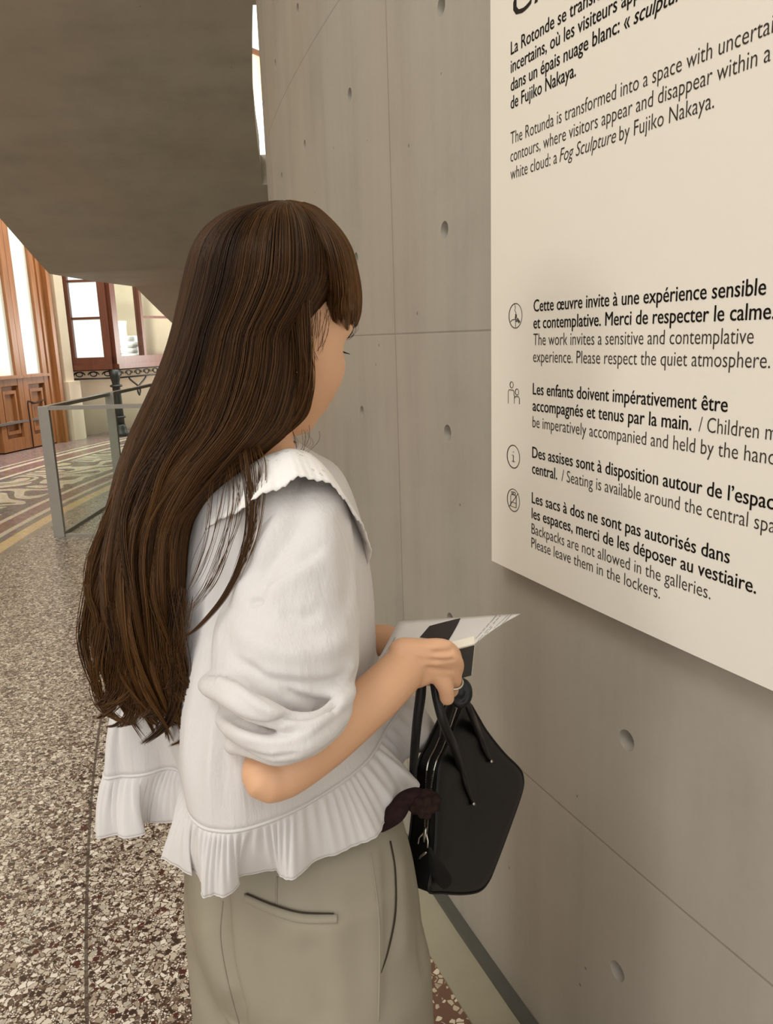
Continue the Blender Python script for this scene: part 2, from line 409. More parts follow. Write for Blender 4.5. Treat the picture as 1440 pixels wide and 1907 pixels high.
wo = struct('wall_right', wl, M['concrete'], 'curved grey cast concrete wall with round tie holes', 'wall')
import bmesh
bm = bmesh.new(); bm.from_mesh(wo.data); bmesh.ops.remove_doubles(bm, verts=bm.verts, dist=.0004); bmesh.ops.recalc_face_normals(bm, faces=bm.faces); bm.to_mesh(wo.data); bm.free(); sharp(wo)
def sarc(mb, s0, s1, r0, r1, z0, z1, n=40):
    return mb.grid([[cyl(s, z0, r0), cyl(s, z1, r0), cyl(s, z1, r1), cyl(s, z0, r1)] for s in np.linspace(s0, s1, n)], cu=True, cap=True)
struct('baseboard_right', sarc(MB(), -9, 1.9, RW + .028, RW + .125, -.01, .006), M['border'], 'pale stone border strip set in the floor along the concrete wall', 'floor border', False)
struct('trim_1', sarc(MB(), -9, 1.9, RW + .001, RW + .03, -.01, .02), M['gap'], 'dark strip standing in for the shadow gap at the foot of the concrete wall', 'trim', False)
# outer wall of the passage
wb = MB(); t_bay = hitth(140, 683, 19.8)[0]
arcbox(wb, 206, 118, 19.8, 20.2, 0, 10, 70)
struct('wall_back', wb, M['stone'], 'pale cream stone wall of the passage', 'wall')
pl = MB(); tp0, tp1 = hitth(108, 700, 19.8)[0], hitth(124, 700, 19.8)[0]
arcbox(pl, tp0, tp1, 19.66, 19.81, 0, 9.5); arcbox(pl, tp0 + .12, tp1 - .12, 19.58, 19.7, 0, .95)
struct('trim_2', pl, M['stone'], 'pale stone pilaster between the wooden doors and the bay window', 'pilaster', False)
# wooden glazed doors
TS = [hitth(x, 699, 19.75)[0] for x in (29.3, 79, 94)]
wdt = TS[0] - TS[1]
def door(nm, tl, tr, label):
    e = empty(nm, pol((tl + tr) / 2, 19.7, 0)); e['kind'] = 'structure'; e['label'] = label; e['category'] = 'door'
    st = .022 / 19.7 * 57.3 * 5
    f = MB()
    for a, b in ((tl, tl - st), (tr + st, tr)): arcbox(f, a, b, 19.64, 19.74, .02, 4.4)
    for z0, z1 in ((.02, .2), (.97, 1.12), (3.95, 4.4)): arcbox(f, tl - st, tr + st, 19.645, 19.74, z0, z1)
    arcbox(f, tl, tr, 19.61, 19.65, 1.07, 1.11)
    f.build('door_frame', M['oak'], e, False)
    p = MB(); arcbox(p, tl - st, tr + st, 19.70, 19.74, .2, .97)
    i = .35 * st
    for a, b, z0, z1 in ((tl - st - i, tl - st - 2*i, .26, .9), (tr + st + 2*i, tr + st + i, .26, .9), (tl - st - i, tr + st + i, .26, .31), (tl - st - i, tr + st + i, .85, .9)):
        arcbox(p, a, b, 19.66, 19.72, z0, z1)
    p.build('door_panel', M['oak'], e, False)
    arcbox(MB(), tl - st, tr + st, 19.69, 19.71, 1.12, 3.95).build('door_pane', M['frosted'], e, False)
door('door_1', TS[0], TS[1] - .0, 'honey-brown wooden door with frosted pane, behind the bench end')
door('door_2', TS[0] + wdt + .01, TS[0] + .02, 'honey-brown wooden door with frosted pane cut by the left picture edge')
jb = MB(); arcbox(jb, TS[1] + .0, TS[2] + .15, 19.62, 19.8, 0, 4.6); arcbox(jb, TS[2] + .2, TS[2], 19.55, 19.8, 0, 4.6)
struct('trim_3', jb, M['oak'], 'moulded wooden door jamb beside the pale pilaster', 'door jamb', False)
# bay window on iron brackets
FC = P(213, 688, 13.1); tF = math.degrees(math.atan2(FC[1]-CC[1], FC[0]-CC[0])); rF = math.hypot(*(FC[:2]-CC))
LC = pol(hitth(131, 683, 19.8)[0], 19.78, 0); GC = pol(tF - 6.4, rF, 0); HC = pol(tF - 7.6, 19.78, 0)
FC = np.array([FC[0], FC[1], 0.])
bay = empty('window_1', (LC + GC) / 2); bay['kind'] = 'structure'
bay['label'] = 'glazed bay window in dark red-brown wood on iron brackets'; bay['category'] = 'window'
def seg(mb, a, b, t, z0, z1, off=0):
    d = nrm((b - a) * [1, 1, 0]); n = np.array([-d[1], d[0], 0]); a = a + n * off; b = b + n * off
    v = [a - n*t/2, b - n*t/2, b + n*t/2, a + n*t/2]
    return mb.add([p + [0, 0, z0] for p in v] + [p + [0, 0, z1] for p in v], [(3,2,1,0),(4,5,6,7),(0,1,5,4),(1,2,6,5),(2,3,7,6),(3,0,4,7)])
def along(a, b, d): return a + nrm(b - a) * d
f = MB()
for a, b in ((LC, FC), (FC, GC), (GC, HC)):
    seg(f, a, b, .22, 1.12, 1.2); seg(f, a, b, .14, 1.2, 1.32); seg(f, a, b, .16, 4.2, 4.4)
for p, q in ((LC, FC), (FC, LC), (FC, GC), (GC, FC)): seg(f, p, along(p, q, .12), .15, 1.2, 4.4)
mid = along(FC, GC, np.linalg.norm(GC - FC) * .36); seg(f, along(mid, FC, .03), along(mid, GC, .03), .12, 1.3, 4.3)
seg(f, LC, FC, .05, 1.93, 1.97); seg(f, LC, FC, .05, 2.52, 2.56); seg(f, mid, GC, .05, 1.95, 1.99)
f.build('window_frame', M['redwood'], bay, False)
seg(MB(), along(LC, FC, .1), along(FC, LC, .1), .012, 1.31, 4.25).build('window_pane', M['curtain_glow'], bay, False)
seg(MB(), along(FC, GC, .1), along(mid, FC, .03), .012, 1.31, 4.25).build('window_pane', M['glass'], bay, False)
seg(MB(), along(mid, GC, .03), along(GC, FC, .1), .012, 1.31, 4.25).build('window_pane', M['glass'], bay, False)
br = MB()
for a, b in ((LC, FC), (FC, GC)):
    L = np.linalg.norm(b - a); d = nrm(b - a)
    seg(br, a, b, .05, .96, .985); seg(br, a, b, .05, 1.1, 1.125)
    k = max(2, int(L / .22)); 
    for i in range(k):
        c0 = a + d * L * (i + .5) / k
        for sg in (1, -1):
            pts = [c0 + sg * d * (.09 * (1 - .0 * t) * math.cos(4.6 * t) * (1 - .55 * t)) + np.array([0, 0, 1.04 + .05 * math.sin(4.6 * t) * (1 - .4 * t)]) for t in np.linspace(0, 1, 14)]
            br.tube(pts, .011, 5)
c0 = FC + nrm(GC - FC) * .55
for sg in (1, -1):
    br.tube([c0 + nrm(GC - FC) * (.02 + sg * .22 * (1 - t) * math.cos(3 * t)) + np.array([0, 0, .95 - .3 * t]) for t in np.linspace(0, 1, 16)], .016, 6)
br.build('window_bracket', M['iron'], bay)
fb = MB(); seg(fb, along(LC, FC, .02), FC, .5, 1.1, 1.14, .2); fb.add([LC + [0,0,1.15], FC + [0,0,1.15], GC + [0,0,1.15], HC + [0,0,1.15]], [(0, 1, 2, 3)])
fb.build('window_sill', M['redwood'], bay, False)
# white stacked bundle inside the bay
sk = empty('white_bundle_stack', along(FC, GC, .7) + nrm(np.array([-1, .35, 0])) * .3 + np.array([0, 0, 1.16]))
tag(sk, 'white stacked cushions standing inside the glazed bay window', 'stack')
sk0 = np.array(sk.location); bu = nrm(GC - FC); bn = np.array([-bu[1], bu[0], 0])
for k in range(5):
    b = MB(); hw, hd = (.3, .2) if k < 4 else (.22, .17)
    g = []
    for zz, kk in ((0, .9), (.02, 1), (.08, 1), (.098, .9)):
        g.append([sk0 + bu * hw * kk * math.copysign(abs(math.cos(a))**.35, math.cos(a)) + bn * hd * kk * math.copysign(abs(math.sin(a))**.35, math.sin(a)) + np.array([.01 * (k % 2), 0, k * .1 + zz]) for a in np.arange(24) * 2 * math.pi / 24])
    b.grid(g, cu=True, cap=True).build('cushion', M['towel'], sk)
# iron column under the bay corner
cl = empty('iron_column', FC); tag(cl, 'dark cast iron column under the corner of the bay window', 'column')
def lathe(mb, c, prof, n=20):
    a = np.arange(n) * 2 * math.pi / n
    return mb.grid([[[c[0] + r*math.cos(t), c[1] + r*math.sin(t), c[2] + z] for t in a] for z, r in prof], cu=True, cap=True)
lathe(MB(), FC, [(.2, .075), (.5, .07), (.9, .062), (.93, .07), (1.0, .085), (1.11, .1)]).build('shaft', M['iron'], cl)
lathe(MB(), FC, [(0, .12), (.06, .12), (.08, .1), (.14, .1), (.17, .085), (.2, .08)]).build('base', M['iron'], cl)
for z in (.3, .82): lathe(MB(), FC, [(z, .07), (z + .01, .1), (z + .035, .1), (z + .045, .07)]).build('ring', M['iron'], cl)
# upper windows seen through the slot between stair and drum
up = empty('window_2', pol(144.5, 19.6, 6.8)); up['kind'] = 'structure'; up['label'] = 'bright upper window seen through the slot beside the concrete stair'; up['category'] = 'window'
for z0, z1, mt, nm in ((4.2, 6.55, 'daylight', 'window_pane'), (6.55, 7.42, 'warmglow', 'window_panel'), (7.52, 9.0, 'daylight', 'window_pane')):
    arcbox(MB(), 147, 141, 19.6, 19.64, z0, z1).build(nm, M[mt], up, False)
ar = MB(); arcbox(ar, 147, 141, 19.55, 19.7, 7.42, 7.52)
ar.tube([pol(145.0 - 1.1 * t, 19.55, 7.4 - 1.2 * t ** .7 - .4 * t * t) for t in np.linspace(0, 1, 14)], .035, 6)
ar.build('window_frame', M['oak'], up, False)
# helical concrete stair wrapped around the drum
def zs(t): return 2.3 + (t - 173.6) * .1667 if t > 173.6 else (2.3 if t > 165.9 else 2.3 - (165.9 - t) * .1667)
def slot(x, y):                        # where this line of sight meets the stair's underside
    ry = ray(x, y)
    for Y in np.linspace(3.5, 12, 3000):
        p = CAM + ry * (Y / ry[1]); t = math.degrees(math.atan2(p[1]-CC[1], p[0]-CC[0])) % 360
        if p[2] >= zs(t): return t, math.hypot(*(p[:2]-CC))
    return 180., 14.6
SLT = sorted(slot(*q) for q in ((471, 9), (470, 60), (470, 110), (471, 160), (475, 220), (480, 270), (486, 310), (488, 344)))
_t = [SLT[0][0]] + [q[0] for q in SLT] + [SLT[-1][0]]
def rin(t):
    wall = RW + ease((math.radians(t) - A0) * RW) + .012
    if t < SLT[0][0] - .01 or t > SLT[-1][0] + .01: return wall
    return max(wall, float(np.interp(t, [q[0] for q in SLT], [q[1] for q in SLT])))
ths = sorted(set([float(q) for q in np.linspace(150, 214, 90)] + [173.6, 165.9, SLT[0][0] - .02, SLT[0][0], SLT[-1][0], SLT[-1][0] + .02] + [q[0] for q in SLT]))
sm_ = MB()
def ro(t): return 17.42 if t > 173.6 else float(np.interp(t, [150, 165.9, 173.6], [17.6, 17.62, 17.42]))
sm_.grid([[pol(t, rin(t), zs(t))] + [pol(t, r, zs(t)) for r in np.linspace(14.9, ro(t), 6)] + [pol(t, ro(t), zs(t) + .26), pol(t, rin(t), zs(t) + .26)] for t in ths], cu=True, cap=True)
so = sharp(struct('stair_1', sm_, M['soffit'], 'dark concrete underside of the stair curving around the drum', 'staircase'), 8)
# glass railing
pA = np.array([-2.655, 6.1, 0.]); pB = np.array([-.62, 5.86, 0.]); pC = np.array([-2.70, 9.9, 0.]); pM = np.array([-2.66, 7.62, 0])
def rail(nm, a, b, posts, label):
    e = empty(nm, a); tag(e, label, 'railing')
    for p in posts:
        d = nrm(b - a); seg(MB(), p - d * .02, p + d * .02, .085, 0, 1.055).build('post', M['steel'], e, False, bevel=.003)
    seg(MB(), a, b, .05, 1.025, 1.055).build('top_rail', M['steel'], e, False)
    seg(MB(), a, b, .03, .0, .025).build('bottom_rail', M['steel'], e, False)
    seg(MB(), along(a, b, .03), b, .012, .025, 1.025).build('glass_panel', M['glass'], e, False)
rail('glass_railing', pA + [.05, 0, 0], pB, [pB], 'glass railing running from the corner post towards the concrete wall')
rail('glass_railing', pA, pC, [pA, pM, pC], 'glass railing with steel posts running away towards the bay window')
# bench by the doors
s0 = PZ(86, 775, .45); s1 = PZ(0, 790, .45); dv = nrm(s1 - s0); s2 = s0 + dv * 1.9; nb = np.array([-dv[1], dv[0], 0]) 
if nb[0] > 0: nb = -nb
bn_ = empty('bench', (s0 + s2) / 2 * [1, 1, 0]); tag(bn_, 'grey topped bench with thin dark metal frame in front of the wooden doors', 'bench')
v = [s0, s2, s2 + nb * .42, s0 + nb * .42]
MB().add([p - [0, 0, .035] for p in v] + v, [(3,2,1,0),(4,5,6,7),(0,1,5,4),(1,2,6,5),(2,3,7,6),(3,0,4,7)]).build('seat', M['slate'], bn_, False)
for q in (.42, 1.75):
    a = s0 + dv * q; b = a + nb * .44; z = lambda p, h: np.array([p[0], p[1], h])
    b2 = a + dv * -.42
    MB().tube(cr([z(a, 0), z(a, .4), z(a, .69), z(a + (b2 - a) * .1, .715), z(a + (b2 - a) * .45, .675), z(a + (b2 - a) * .85, .70), z(b2, .69), z(b2, .4), z(b2, 0)], 40), .014, 6).build('leg_frame', M['bronze'], bn_)
    MB().tube([z(b, 0), z(b, .44)], .014, 6).build('leg', M['bronze'], bn_)
    MB().tube([z(b + dv * -.42, 0), z(b + dv * -.42, .44)], .014, 6).build('leg', M['bronze'], bn_)

# ------------------------------------------------------------------ information panel
RPN = RW + .034
ip = empty('information_panel', cyl(-.3, 1.6, RW + .02)); tag(ip, 'large cream information panel with French and English text on the concrete wall', 'panel')
bd = MB(); bd.grid([[cyl(s, 1.046, RW + .016), cyl(s, 2.95, RW + .016), cyl(s, 2.95, RPN), cyl(s, 1.046, RPN)] for s in np.linspace(-1.2525, .75, 60)], cu=True, cap=True)
sharp(bd.build('board', M['panel'], ip))
def text_mesh(strings, italic=None, bold=0.):
    cu = bpy.data.curves.new('t', 'FONT'); cu.body = strings; cu.size = 1.0; cu.offset = bold; cu.resolution_u = 3
    if italic: cu.shear = italic
    o = bpy.data.objects.new('t', cu); COL.objects.link(o); bpy.context.view_layer.update()
    me = bpy.data.meshes.new_from_object(o.evaluated_get(bpy.context.evaluated_depsgraph_get()))
    v = np.array([q.co[:] for q in me.vertices]); f = [tuple(p.vertices) for p in me.polygons]
    bpy.data.objects.remove(o); bpy.data.curves.remove(cu); bpy.data.meshes.remove(me); return v, f
SZ = .0292
def line(mb, runs, s, z, width=None, sz=SZ, cond=.80):
    parts = []; x = 0
    for body, bold, it in runs:
        v, f = text_mesh(body, it, bold); xa = v[:, 0].min() - .04; parts.append((v[:, 0] - xa + x, v[:, 1], f)); x += v[:, 0].max() - xa + .25
    kx = width / (x - .25) if width else sz * cond
    for (xx, yy, f), (_, wt, _) in zip(parts, runs):
        for dx, dy in (((-.009, 0), (.009, .004), (.003, -.004)) if wt > 0 else ((0, 0),)):
            mb.add([cyl(s + (a + dx) * kx, z + (b + dy) * sz, RPN + .0006) for a, b in zip(xx, yy)], f)
    return kx / sz
B_, L_ = .0005, -.006
SX, SU = -1.109, -1.185
def block(nm, rows, mat):
    mb = MB()
    for runs, s, z, wd, sz in rows: line(mb, runs, s, z, wd, sz)
    o = mb.build(nm, M[mat], ip, False); return o
block('title_lettering', [([('Clo', 0, .25)], -1.181, 2.014, .138, .072)], 'ink')
block('french_paragraph', [([('La Rotonde se transforme', B_, 0)], SU, 1.961, .285, SZ), ([('incertains, où les visiteurs apparaissent', B_, 0)], SU, 1.933, .412, SZ), ([('dans un épais nuage blanc: «', B_, 0), ('sculpture', B_, .25)], SU, 1.904, .407, SZ), ([('de Fujiko Nakaya.', B_, 0)], SU, 1.876, .183, SZ)], 'ink')
block('english_paragraph', [([('The Rotunda is transformed into a space with uncertain', L_, 0)], SU, 1.8195, .548, SZ), ([('contours, where visitors appear and disappear within a', L_, 0)], SU, 1.791, .535, SZ), ([('white cloud: a', L_, 0), ('Fog Sculpture', L_, .25), ('by Fujiko Nakaya.', L_, 0)], SU, 1.762, .457, SZ)], 'ink2')
block('quiet_notice', [([('Cette œuvre invite à une expérience sensible', B_, 0)], SX, 1.534, .4755, SZ), ([('et contemplative. Merci de respecter le calme.', B_, 0)], SX, 1.5055, .490, SZ)], 'ink')
block('quiet_notice', [([('The work invites a sensitive and contemplative', L_, 0)], SX, 1.477, .463, SZ), ([('experience. Please respect the quiet atmosphere.', L_, 0)], SX, 1.448, .489, SZ)], 'ink2')
block('children_notice', [([('Les enfants doivent impérativement être', B_, 0)], SX, 1.3915, .431, SZ), ([('accompagnés et tenus par la main.', B_, 0)], SX, 1.3625, .373, SZ)], 'ink')
block('children_notice', [([('/ Children must', L_, 0)], SX + .385, 1.3625, .15, SZ), ([('be imperatively accompanied and held by the hand.', L_, 0)], SX, 1.333, .512, SZ)], 'ink2')
block('seating_notice', [([('Des assises sont à disposition autour de l’espace', B_, 0)], SX, 1.278, .522, SZ), ([('central.', B_, 0)], SX, 1.249, .077, SZ)], 'ink')
block('seating_notice', [([('/ Seating is available around the central space.', L_, 0)], SX + .089, 1.249, .452, SZ)], 'ink2')
block('backpack_notice', [([('Les sacs à dos ne sont pas autorisés dans', B_, 0)], SX, 1.194, .450, SZ), ([('les espaces, merci de les déposer au vestiaire.', B_, 0)], SX, 1.165, .4935, SZ)], 'ink')
block('backpack_notice', [([('Backpacks are not allowed in the galleries.', L_, 0)], SX, 1.136, .423, SZ), ([('Please leave them in the lockers.', L_, 0)], SX, 1.109, .331, SZ)], 'ink2')
def strokes(nm, cs, cz, lines, wd=.0009, sc=.0215):
    mb = MB()
    for ln in lines: mb.tube([cyl(cs + a * sc, cz + b * sc, RPN + .0004) for a, b in ln], wd, 5, flat=.5)
    mb.build(nm, M['ink2'], ip)
ring = [(math.cos(a), math.sin(a)) for a in np.linspace(0, 2 * math.pi, 33)]
def circ(x, y, r, ry=None): return [(x + r * math.cos(a), y + (ry or r) * math.sin(a)) for a in np.linspace(0, 2 * math.pi, 17)]
strokes('finger_on_lips_pictogram', -1.1661, 1.5291, [ring, [(-.12, .95), (-.02, .6), (-.12, .45), (.1, .2), (-.02, .1), (.02, -.02), (-.08, -.1), (.0, -.22), (-.2, -.3), (-.55, -.32), (-.75, -.45)], [(.05, .1), (.05, -.2), (.0, -.3), (.02, -.9)], [(.05, .1), (.17, .1), (.17, -.15)], [(.05, -.35), (.35, -.2), (.7, -.5)], [(.1, -.45), (.35, -.3), (.62, -.55)], [(.2, -.5), (.35, -.4), (.55, -.6)]])
strokes('adult_and_child_pictogram', -1.1705, 1.389, [circ(-.35, .75, .26), circ(.5, .18, .26), [(-.9, -.85), (-.9, .15), (-.75, .32), (-.1, .32), (.05, .15), (.05, -.12), (.2, -.32)], [(.08, -.8), (.08, -.3), (.25, -.2), (.75, -.2), (.9, -.35), (.9, -.8)]])
strokes('information_pictogram', -1.1711, 1.2714, [ring, [(-.02, .42), (.03, .42)], [(-.18, .12), (.02, .12), (.02, -.42)], [(-.18, -.42), (.2, -.42)]], .0011)
strokes('no_backpack_pictogram', -1.1704, 1.1875, [ring, [(-.7, -.7), (.75, .72)], [(-.45, -.55), (-.45, .35), (-.3, .5), (.3, .5), (.48, .35), (.48, -.6), (-.45, -.6)], [(-.3, .5), (-.35, .72), (-.1, .75), (-.1, .55)], [(.0, .5), (.0, .75), (.3, .75), (.3, .55)], [(-.45, -.2), (.48, -.2)]])
# ------------------------------------------------------------------ the person
def path(*pts):                        # (x, y, ahead, half-width in px) -> points, radii
    q = [P(a, b, c) for a, b, c, _ in pts]; return np.array(q), np.array([d * mpp(k) for (_, _, _, d), k in zip(pts, q)])
def spath(n, *pts):
    q, r = path(*pts); return cr(q, n), cr(r[:, None], n)[:, 0]
pr = empty('person', (-.13, .92, 0))
tag(pr, 'woman with long brown hair in white ruffled blouse reading beside the concrete wall', 'person')
def folds(o, lines):                   # press soft creases and ridges into the cloth along drawn lines
    me = o.data; n = len(me.vertices); v = np.empty(n * 3); me.vertices.foreach_get('co', v); v = v.reshape(-1, 3)
    nn = np.array([q.vector[:] for q in me.vertex_normals]); c = (v - CAM) @ RM
    px = np.column_stack([CX + FPX * c[:, 0] / -c[:, 2], CY - FPX * c[:, 1] / -c[:, 2]])
    face = np.clip(-np.einsum('ij,ij->i', nn, (v - CAM) / np.linalg.norm(v - CAM, axis=1)[:, None]) * 2.5, 0, 1)
    h = np.zeros(n)
    for pts, amp, wa, wb in lines:     # wa, wb: width on the left and right hand of the line's direction
        q = cr(np.array(pts, float), 40); best = np.full(n, 1e9); sgn = np.zeros(n); tt = np.zeros(n)
        for k in range(39):
            a, d = q[k], q[k + 1] - q[k]; L = d @ d; t = np.clip(((px - a) @ d) / L, 0, 1); w_ = px - a - t[:, None] * d; ds = np.hypot(w_[:, 0], w_[:, 1])
            m = ds < best; best[m] = ds[m]; sgn[m] = (d[0] * w_[:, 1] - d[1] * w_[:, 0])[m]; tt[m] = (k + t[m]) / 39
        wd = np.where(sgn > 0, wb, wa); h += amp * np.exp(-(best / wd) ** 2) * np.clip(np.sin(np.clip(tt, .0, 1) * math.pi) * 1.8, 0, 1)
    v += nn * (h * face)[:, None]; me.vertices.foreach_set('co', v.ravel()); me.update()
# --- body: head, neck, torso, arms, hands, legs in one skin
HC = P(521, 614, .945)                 # head centre
hz = math.radians(53); tilt = math.radians(-14)
hf = np.array([math.sin(hz) * math.cos(tilt), math.cos(hz) * math.cos(tilt), math.sin(tilt)])
hr = nrm(np.cross(hf, [0, 0, 1])); hu = np.cross(hr, hf); HM = np.column_stack([hr, hf, hu])
def head_pt(d):
    sx, sy, sz = d
    x, y, z = sx * .071, sy * (.088 if sy > 0 else .098), sz * (.112 if sz > 0 else .122)
    if sz < 0:
        t = -sz; x *= 1 - .42 * t ** 1.7; y = y * (1 - .10 * t) if sy > 0 else y * (1 - .42 * t); y += .028 * t * t
    g = lambda cx, cz, wx, wz: math.exp(-((x - cx) / wx) ** 2 - ((z - cz) / wz) ** 2) if sy > 0 else 0
    y += .009 * g(0, -.036, .013, .014) + .005 * g(0, -.015, .009, .02) + .007 * (g(.036, -.05, .028, .03) + g(-.036, -.05, .028, .03)) + .007 * g(0, -.072, .02, .007) + .006 * g(0, -.083, .017, .007) + .007 * g(0, -.112, .02, .014)
    y -= .010 * (g(.031, -.006, .017, .012) + g(-.031, -.006, .017, .012)) + .004 * g(0, -.078, .022, .003)
    y += .005 * (g(.032, .02, .025, .009) + g(-.032, .02, .025, .009))
    x *= 1 + .05 * math.exp(-((z + .035) / .03) ** 2) * max(0, sy)
    return np.array([x, y, z])
b = MB(); g = []
for i in range(61):
    t = math.pi * i / 60 * .996 + .006
    g.append([HC + HM @ head_pt((math.sin(t) * math.cos(u), math.sin(t) * math.sin(u), math.cos(t))) for u in np.arange(90) * 2 * math.pi / 90])
b.grid(g, cu=True, cap=True, flip=True)
for sg in (1, -1):
    E_ = np.array([[.6, -.5 * sg, 0], [.5 * sg, .75, 0], [0, 0, 1]])
    b.ball(HC + HM @ np.array([sg * .072, -.008, -.03]), (.007, .017, .03), HM @ np.array([[1, .0, 0], [-.4 * sg, 1, 0], [0, 0, 1]]))
NB = P(482, 880, .95)
b.tube(cr([HC + HM @ np.array([0, -.025, -.05]), HC + HM @ np.array([0, -.04, -.11]), NB, NB + [-.01, -.01, -.06]], 14), np.linspace(.05, .056, 14), 16)
bf = np.array([.85, .53, 0]); brt = np.array([.53, -.85, 0]); BX = np.array([-.14, .945, 0])
def ell(c, ra, rb, n=28): return [c + bf * ra * math.cos(a) + brt * rb * math.sin(a) for a in np.arange(n) * 2 * math.pi / n]
g = [ell(BX + [dx, dy, z], ra, rb) for z, ra, rb, dx, dy in ((.78, .10, .14, 0, 0), (.88, .105, .15, 0, 0), (1.0, .085, .12, .0, 0), (1.1, .085, .12, 0, 0), (1.22, .08, .115, 0, 0), (1.3, .062, .115, -.014, 0), (1.34, .048, .09, -.014, 0), (1.37, .045, .06, -.015, 0))]
b.grid(np.array([cr(np.array(g)[:, k], 30) for k in range(28)]).transpose(1, 0, 2), cu=True, cap=True)
for sg in (1, -1):                     # legs and feet
    hip = BX + brt * sg * .085
    b.tube(cr([hip + [0, 0, .86], hip + [.005, 0, .5], hip + [-.01, 0, .3], hip + [-.015, 0, .1], hip + [-.015, 0, .05]], 24), cr(np.array([[.085], [.058], [.05], [.036], [.036]]), 24)[:, 0], 16)
    b.tube([hip + [-.03, -.02, .035], hip + bf * .08 + [0, 0, .035], hip + bf * .16 + [0, 0, .026]], [.034, .036, .026], 12, flat=.8)
# right arm (near the camera)
p_, r_ = spath(40, (582, 985, .865, 40), (545, 1180, .79, 44), (508, 1365, .742, 34), (494, 1440, .705, 45), (520, 1444, .708, 46), (556, 1420, .72, 49), (611, 1376, .75, 50), (665, 1328, .785, 49), (708, 1290, .81, 47), (748, 1250, .845, 44))
b.tube(p_, r_, 18)
KN = {'index': ((826, 1206, .853, 17), (846, 1222, .872, 15), (844, 1246, .90, 12)),
      'middle': ((834, 1222, .85, 17), (851, 1238, .866, 14.5), (846, 1262, .895, 12)),
      'ring': ((828, 1240, .855, 17.5), (847, 1262, .87, 14), (842, 1288, .885, 12)),
      'pinky': ((808, 1255, .852, 17), (828, 1277, .855, 16), (833, 1300, .860, 14.5))}
for k, (m, p2, p3) in KN.items():
    off = {'index': -20, 'middle': -8, 'ring': 6, 'pinky': 18}[k]
    q, r = spath(24, (752, 1236 + off * 1.0, .85, 30), ((m[0] + 752) / 2, (m[1] + 1240 + off) / 2, (m[2] + .85) / 2, 25), m, p2, p3)
    b.tube(q, r, 12)
q, r = spath(18, (765, 1216, .875, 24), (795, 1208, .92, 18), (822, 1206, .955, 14), (840, 1204, .985, 12)); b.tube(q, r, 12)   # thumb over the sheet edge
# left arm reaching to the sheet from behind the torso
p_, r_ = spath(30, (560, 960, 1.10, 40), (590, 1100, 1.14, 38), (612, 1195, 1.13, 36), (640, 1202, 1.10, 36), (705, 1192, 1.07, 30), (748, 1196, 1.045, 24))
b.tube(p_, r_, 16)
for off, Y3 in ((-8, 1.07), (2, 1.045), (14, 1.02), (26, .995)):
    q, r = spath(18, (752, 1200 + off * .5, 1.04, 16), (775, 1222 + off * .7, 1.03 , 13), (796, 1240 + off, Y3 - .005, 11), (812, 1243 + off, Y3, 9)); b.tube(q, r, 10)
q, r = spath(14, (755, 1215, 1.02, 15), (765, 1245, .985, 13), (778, 1272, .955, 11), (786, 1280, .945, 9)); b.tube(q, r, 10)
body = fused('body', b, .0026, 6, M['skin'], pr)
folds(body, [([(800, 1216), (826, 1214), (846, 1212)], -.0024, 4, 4), ([(795, 1228), (828, 1231), (850, 1228)], -.003, 4, 4), ([(790, 1243), (822, 1248), (848, 1250)], -.003, 4, 4),
    ([(842, 1262), (847, 1276), (848, 1288)], -.0012, 3, 3), ([(838, 1190), (842, 1204)], .001, 8, 8), ([(770, 1200), (800, 1204), (824, 1206)], .001, 5, 5), ([(770, 1218), (800, 1222), (828, 1222)], .001, 5, 5)])
for sg in (1, -1):
    MB().ball(HC + HM @ np.array([sg * .031, 0.0575, -.008]), (.0115, .0115, .0115)).build('eye', M['eye'], pr)
    lm = MB()
    for k in range(14):
        a = k / 13; c = np.array([sg * (.019 + .03 * a), 00.0735 - .016 * a * a, -.009 - .004 * a])
        lm.tube([HC + HM @ c, HC + HM @ (c + [sg * .002 * a, .004, -.001]), HC + HM @ (c + [sg * (.004 + .003 * a), .008, -.002])], [.0008, .0006, .0002], 4)
    lm.build('eyelashes', M['lash'], pr)
# --- trousers
t = MB()
zt = [.02, .25, .45, .6, .72]
for sg, cx, cy, wx, wy in ((1, -.078, .83, .125, .115), (-1, -.192, .975, .125, .115)):
    g = [ell(np.array([cx + (.02 if z < .3 else 0), cy, z]), wx * k, wy * k, 32) for z, k in zip(zt, (1.02, 1.0, .98, .97, .95))]
    g.append(ell(np.array([cx * .9 - .02, cy * .9 + .09, .86]), wx * .82, wy * .78, 32))
    t.grid(g, cu=True, cap=True)
g = [ell(np.array([cx, cy, z]), ra, rb, 40) for z, cx, cy, ra, rb in ((.66, -.13, .905, .13, .17), (.74, -.13, .905, .146, .185), (.82, -.134, .912, .144, .183), (.87, -.134, .918, .134, .170), (.92, -.13, .93, .118, .15), (.96, -.135, .935, .10, .132), (1.0, -.135, .94, .095, .12))]
t.grid(np.array([cr(np.array(g)[:, k], 24) for k in range(40)]).transpose(1, 0, 2), cu=True, cap=True)
tr = fused('trousers', t, .005, 14, M['trouser'], pr)
